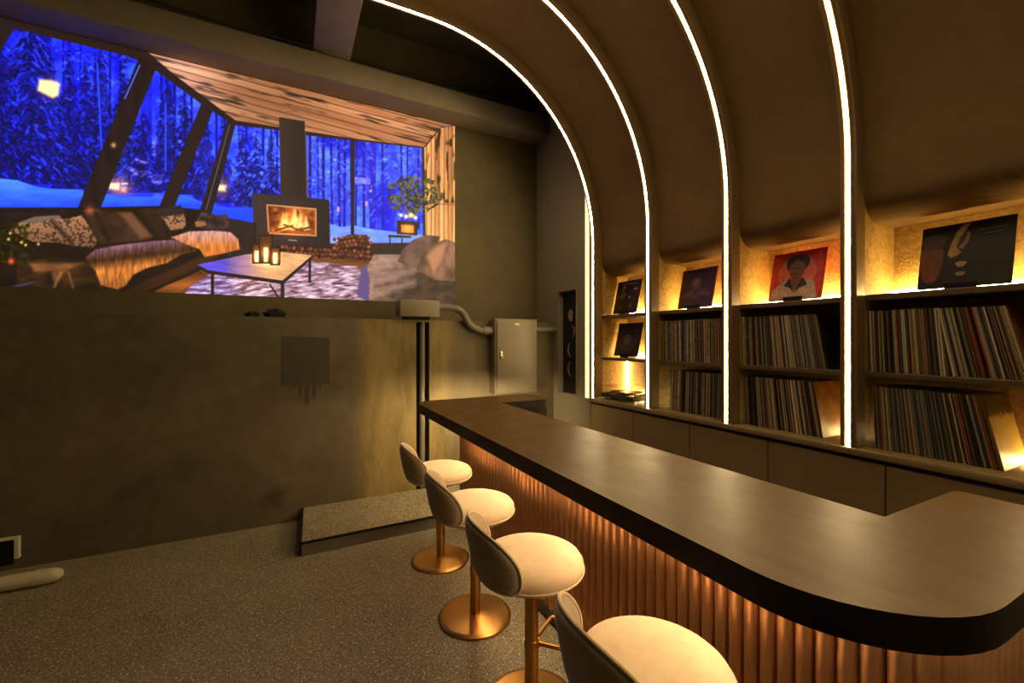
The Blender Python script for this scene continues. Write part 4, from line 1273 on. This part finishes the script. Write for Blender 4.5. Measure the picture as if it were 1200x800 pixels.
# -- coffee table
line(249, 318, 249, 350, 3.6, (28, 20, 24)); line(331, 330, 331, 352, 4.6, (44, 32, 34)); line(363, 301, 363, 331, 3, (36, 26, 28)); line(316, 333, 328, 351, 2.2, (44, 32, 34))
poly([(231, 310), (244, 316), (331, 328), (366, 299), (366, 302.5), (332, 333), (244, 320.5), (231, 313.5)], (40, 27, 26), 1)
def ttop(x, y):
    w = np.clip((x - 262) / 50, 0, 1)
    return grad((120, 90, 190), (240, 176, 120), w) * (0.72 + 0.35 * fbm(x - 2 * y, y, 14, 3, 83))[:, None]
poly([(231, 310), (288, 298), (330, 295), (366, 299), (331, 328.5), (244, 316.5)], ttop, 1)
glow(312, 308, 14, (120, 90, 50), 0.7, 6)
for (x0, x1, y0, y1, cy) in ((296, 306, 286, 308, 300), (304, 319, 276, 308, 296), (317, 328, 290, 310, 302)):
    poly([(x0, y0), (x1, y0), (x1, y1), (x0, y1)], (84, 50, 26), 1)
    poly([((x0 + x1) / 2 - 2.3, cy - 6), ((x0 + x1) / 2 + 2.3, cy - 6), ((x0 + x1) / 2 + 2.3, y1 - 1), ((x0 + x1) / 2 - 2.3, y1 - 1)], (255, 224, 160), 1.5)
    glow((x0 + x1) / 2, cy, 5, (230, 140, 60), 0.8, 7)
    for xx in (x0, x1): line(xx, y0 - 2, xx, y1, 1.3, (30, 20, 18))
    line(x0, y0, x1, y0, 1.6, (36, 24, 20)); line(x0, y1, x1, y1, 1.6, (36, 24, 20))
    line((x0 + x1) / 2 - 3, y0 - 4, (x0 + x1) / 2 + 3, y0 - 4, 1, (40, 28, 24)); line((x0 + x1) / 2 - 3, y0 - 4, (x0 + x1) / 2 - 4, y0, 1, (40, 28, 24)); line((x0 + x1) / 2 + 3, y0 - 4, (x0 + x1) / 2 + 4, y0, 1, (40, 28, 24))
# -- plant, small stove, side table
poly([(455, 275), (482, 276), (482, 279), (455, 278)], (60, 44, 40), 1); line(457, 278, 457, 287, 1.6, (40, 28, 28)); line(471, 279, 471, 289, 1.6, (40, 28, 28))
poly([(465, 258), (490, 260), (489, 276), (465, 274)], (52, 34, 26), 1); poly([(470, 263), (485, 264), (485, 273), (470, 272)], (196, 116, 50), 1.5); glow(478, 268, 6, (200, 110, 40), 0.6)
for k in range(14):
    a = -1.9 + 2.1 * rng.random() - 0.6
    line(480, 256, 480 + 26 * math.cos(a), 250 + 26 * math.sin(a), 0.9, (120, 104, 60))
for k in range(170):
    a = rng.random() * 2 * math.pi; r2 = 30 * math.sqrt(rng.random())
    x = 484 + 1.1 * r2 * math.cos(a); y = 228 + 0.72 * r2 * math.sin(a)
    s = 0.55 + 0.6 * rng.random()
    poly(ellpts(x, y, 3.4, 1.3, 7, rng.random() * 3), (104 * s, 100 * s, 50 * s) if rng.random() < 0.7 else (44, 40, 34), 1.2)
for (x, y) in ((470, 252), (476, 254), (482, 252), (487, 255)): glow(x, y, 2.4, (255, 220, 150), 0.9)
# -- right sofa
def sof(x, y):
    g = fbm(x, y, 7, 4, 91, 4); t = np.clip((x - 430) / 100, 0, 1)
    b_ = grad((182, 140, 120), (70, 52, 40), t * 1.5 + (y - 310) / 120)
    return b_ * (0.5 + 0.95 * g)[:, None]
poly([(430, 312), (438, 298), (452, 296), (470, 300), (490, 312), (512, 322), (534, 330), (536, 356), (432, 356), (434, 330)], sof, 2)
[line(*q, 5, (150, 120, 108), 9) for q in ((434, 318, 474, 304), (438, 330, 492, 314), (446, 300, 470, 299), (440, 344, 486, 330))]
poly([(438, 288), (470, 288), (470, 298), (438, 298)], (48, 36, 36), 1.5)
poly([(466, 306), (472, 292), (484, 281), (498, 275), (516, 277), (508, 296), (492, 312), (478, 312)], fab((118, 88, 74), (74, 56, 48), 10, 10, 93), 1.6)
poly([(488, 316), (494, 300), (508, 286), (522, 280), (534, 284), (535, 330), (510, 328)], fab((150, 108, 82), (86, 62, 46), 12, 14, 95), 1.6)
poly([(500, 300), (512, 288), (524, 283), (520, 300), (508, 322)], (176, 122, 86), 5)
# quiet lower corner and soft right margin
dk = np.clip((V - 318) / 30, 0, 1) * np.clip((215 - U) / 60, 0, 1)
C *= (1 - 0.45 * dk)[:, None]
bl = np.clip((C[:, 2] - C[:, 0] - 30) / 60, 0, 1)[:, None]
C = C * (1 - bl) + C * np.array([0.72, 0.86, 1.28]) * bl
C = np.clip((C - 6) * 1.06, 0, 255) / 255
L_ = np.where(C <= 0.04045, C / 12.92, ((C + 0.055) / 1.055) ** 2.4)
co = np.stack([gx.ravel(), np.full(gx.size, fy), gz.ravel()], 1)
i0 = (np.arange(NZ - 1)[:, None] * NX + np.arange(NX - 1)[None, :]).ravel()
quads = np.stack([i0, i0 + 1, i0 + NX + 1, i0 + NX], 1)
me = bpy.data.meshes.new('projected_picture')
me.vertices.add(len(co)); me.vertices.foreach_set('co', co.ravel())
me.loops.add(quads.size); me.loops.foreach_set('vertex_index', quads.ravel().astype(np.int32))
me.polygons.add(len(quads)); me.polygons.foreach_set('loop_start', np.arange(0, quads.size, 4, dtype=np.int32))
me.update(calc_edges=True)
ca = me.color_attributes.new('picture', 'FLOAT_COLOR', 'POINT')
ca.data.foreach_set('color', np.concatenate([L_, np.ones((len(L_), 1))], 1).ravel().astype(np.float32))
pm, nt, b = nmat('projected light picture')
b.inputs['Base Color'].default_value = (0.03, 0.03, 0.03, 1); b.inputs['Roughness'].default_value = 0.9
at = nt.nodes.new('ShaderNodeAttribute'); at.attribute_name = 'picture'
nt.links.new(at.outputs['Color'], b.inputs['Emission Color'])
b.inputs['Emission Strength'].default_value = PIC
pm.cycles.emission_sampling = 'NONE'
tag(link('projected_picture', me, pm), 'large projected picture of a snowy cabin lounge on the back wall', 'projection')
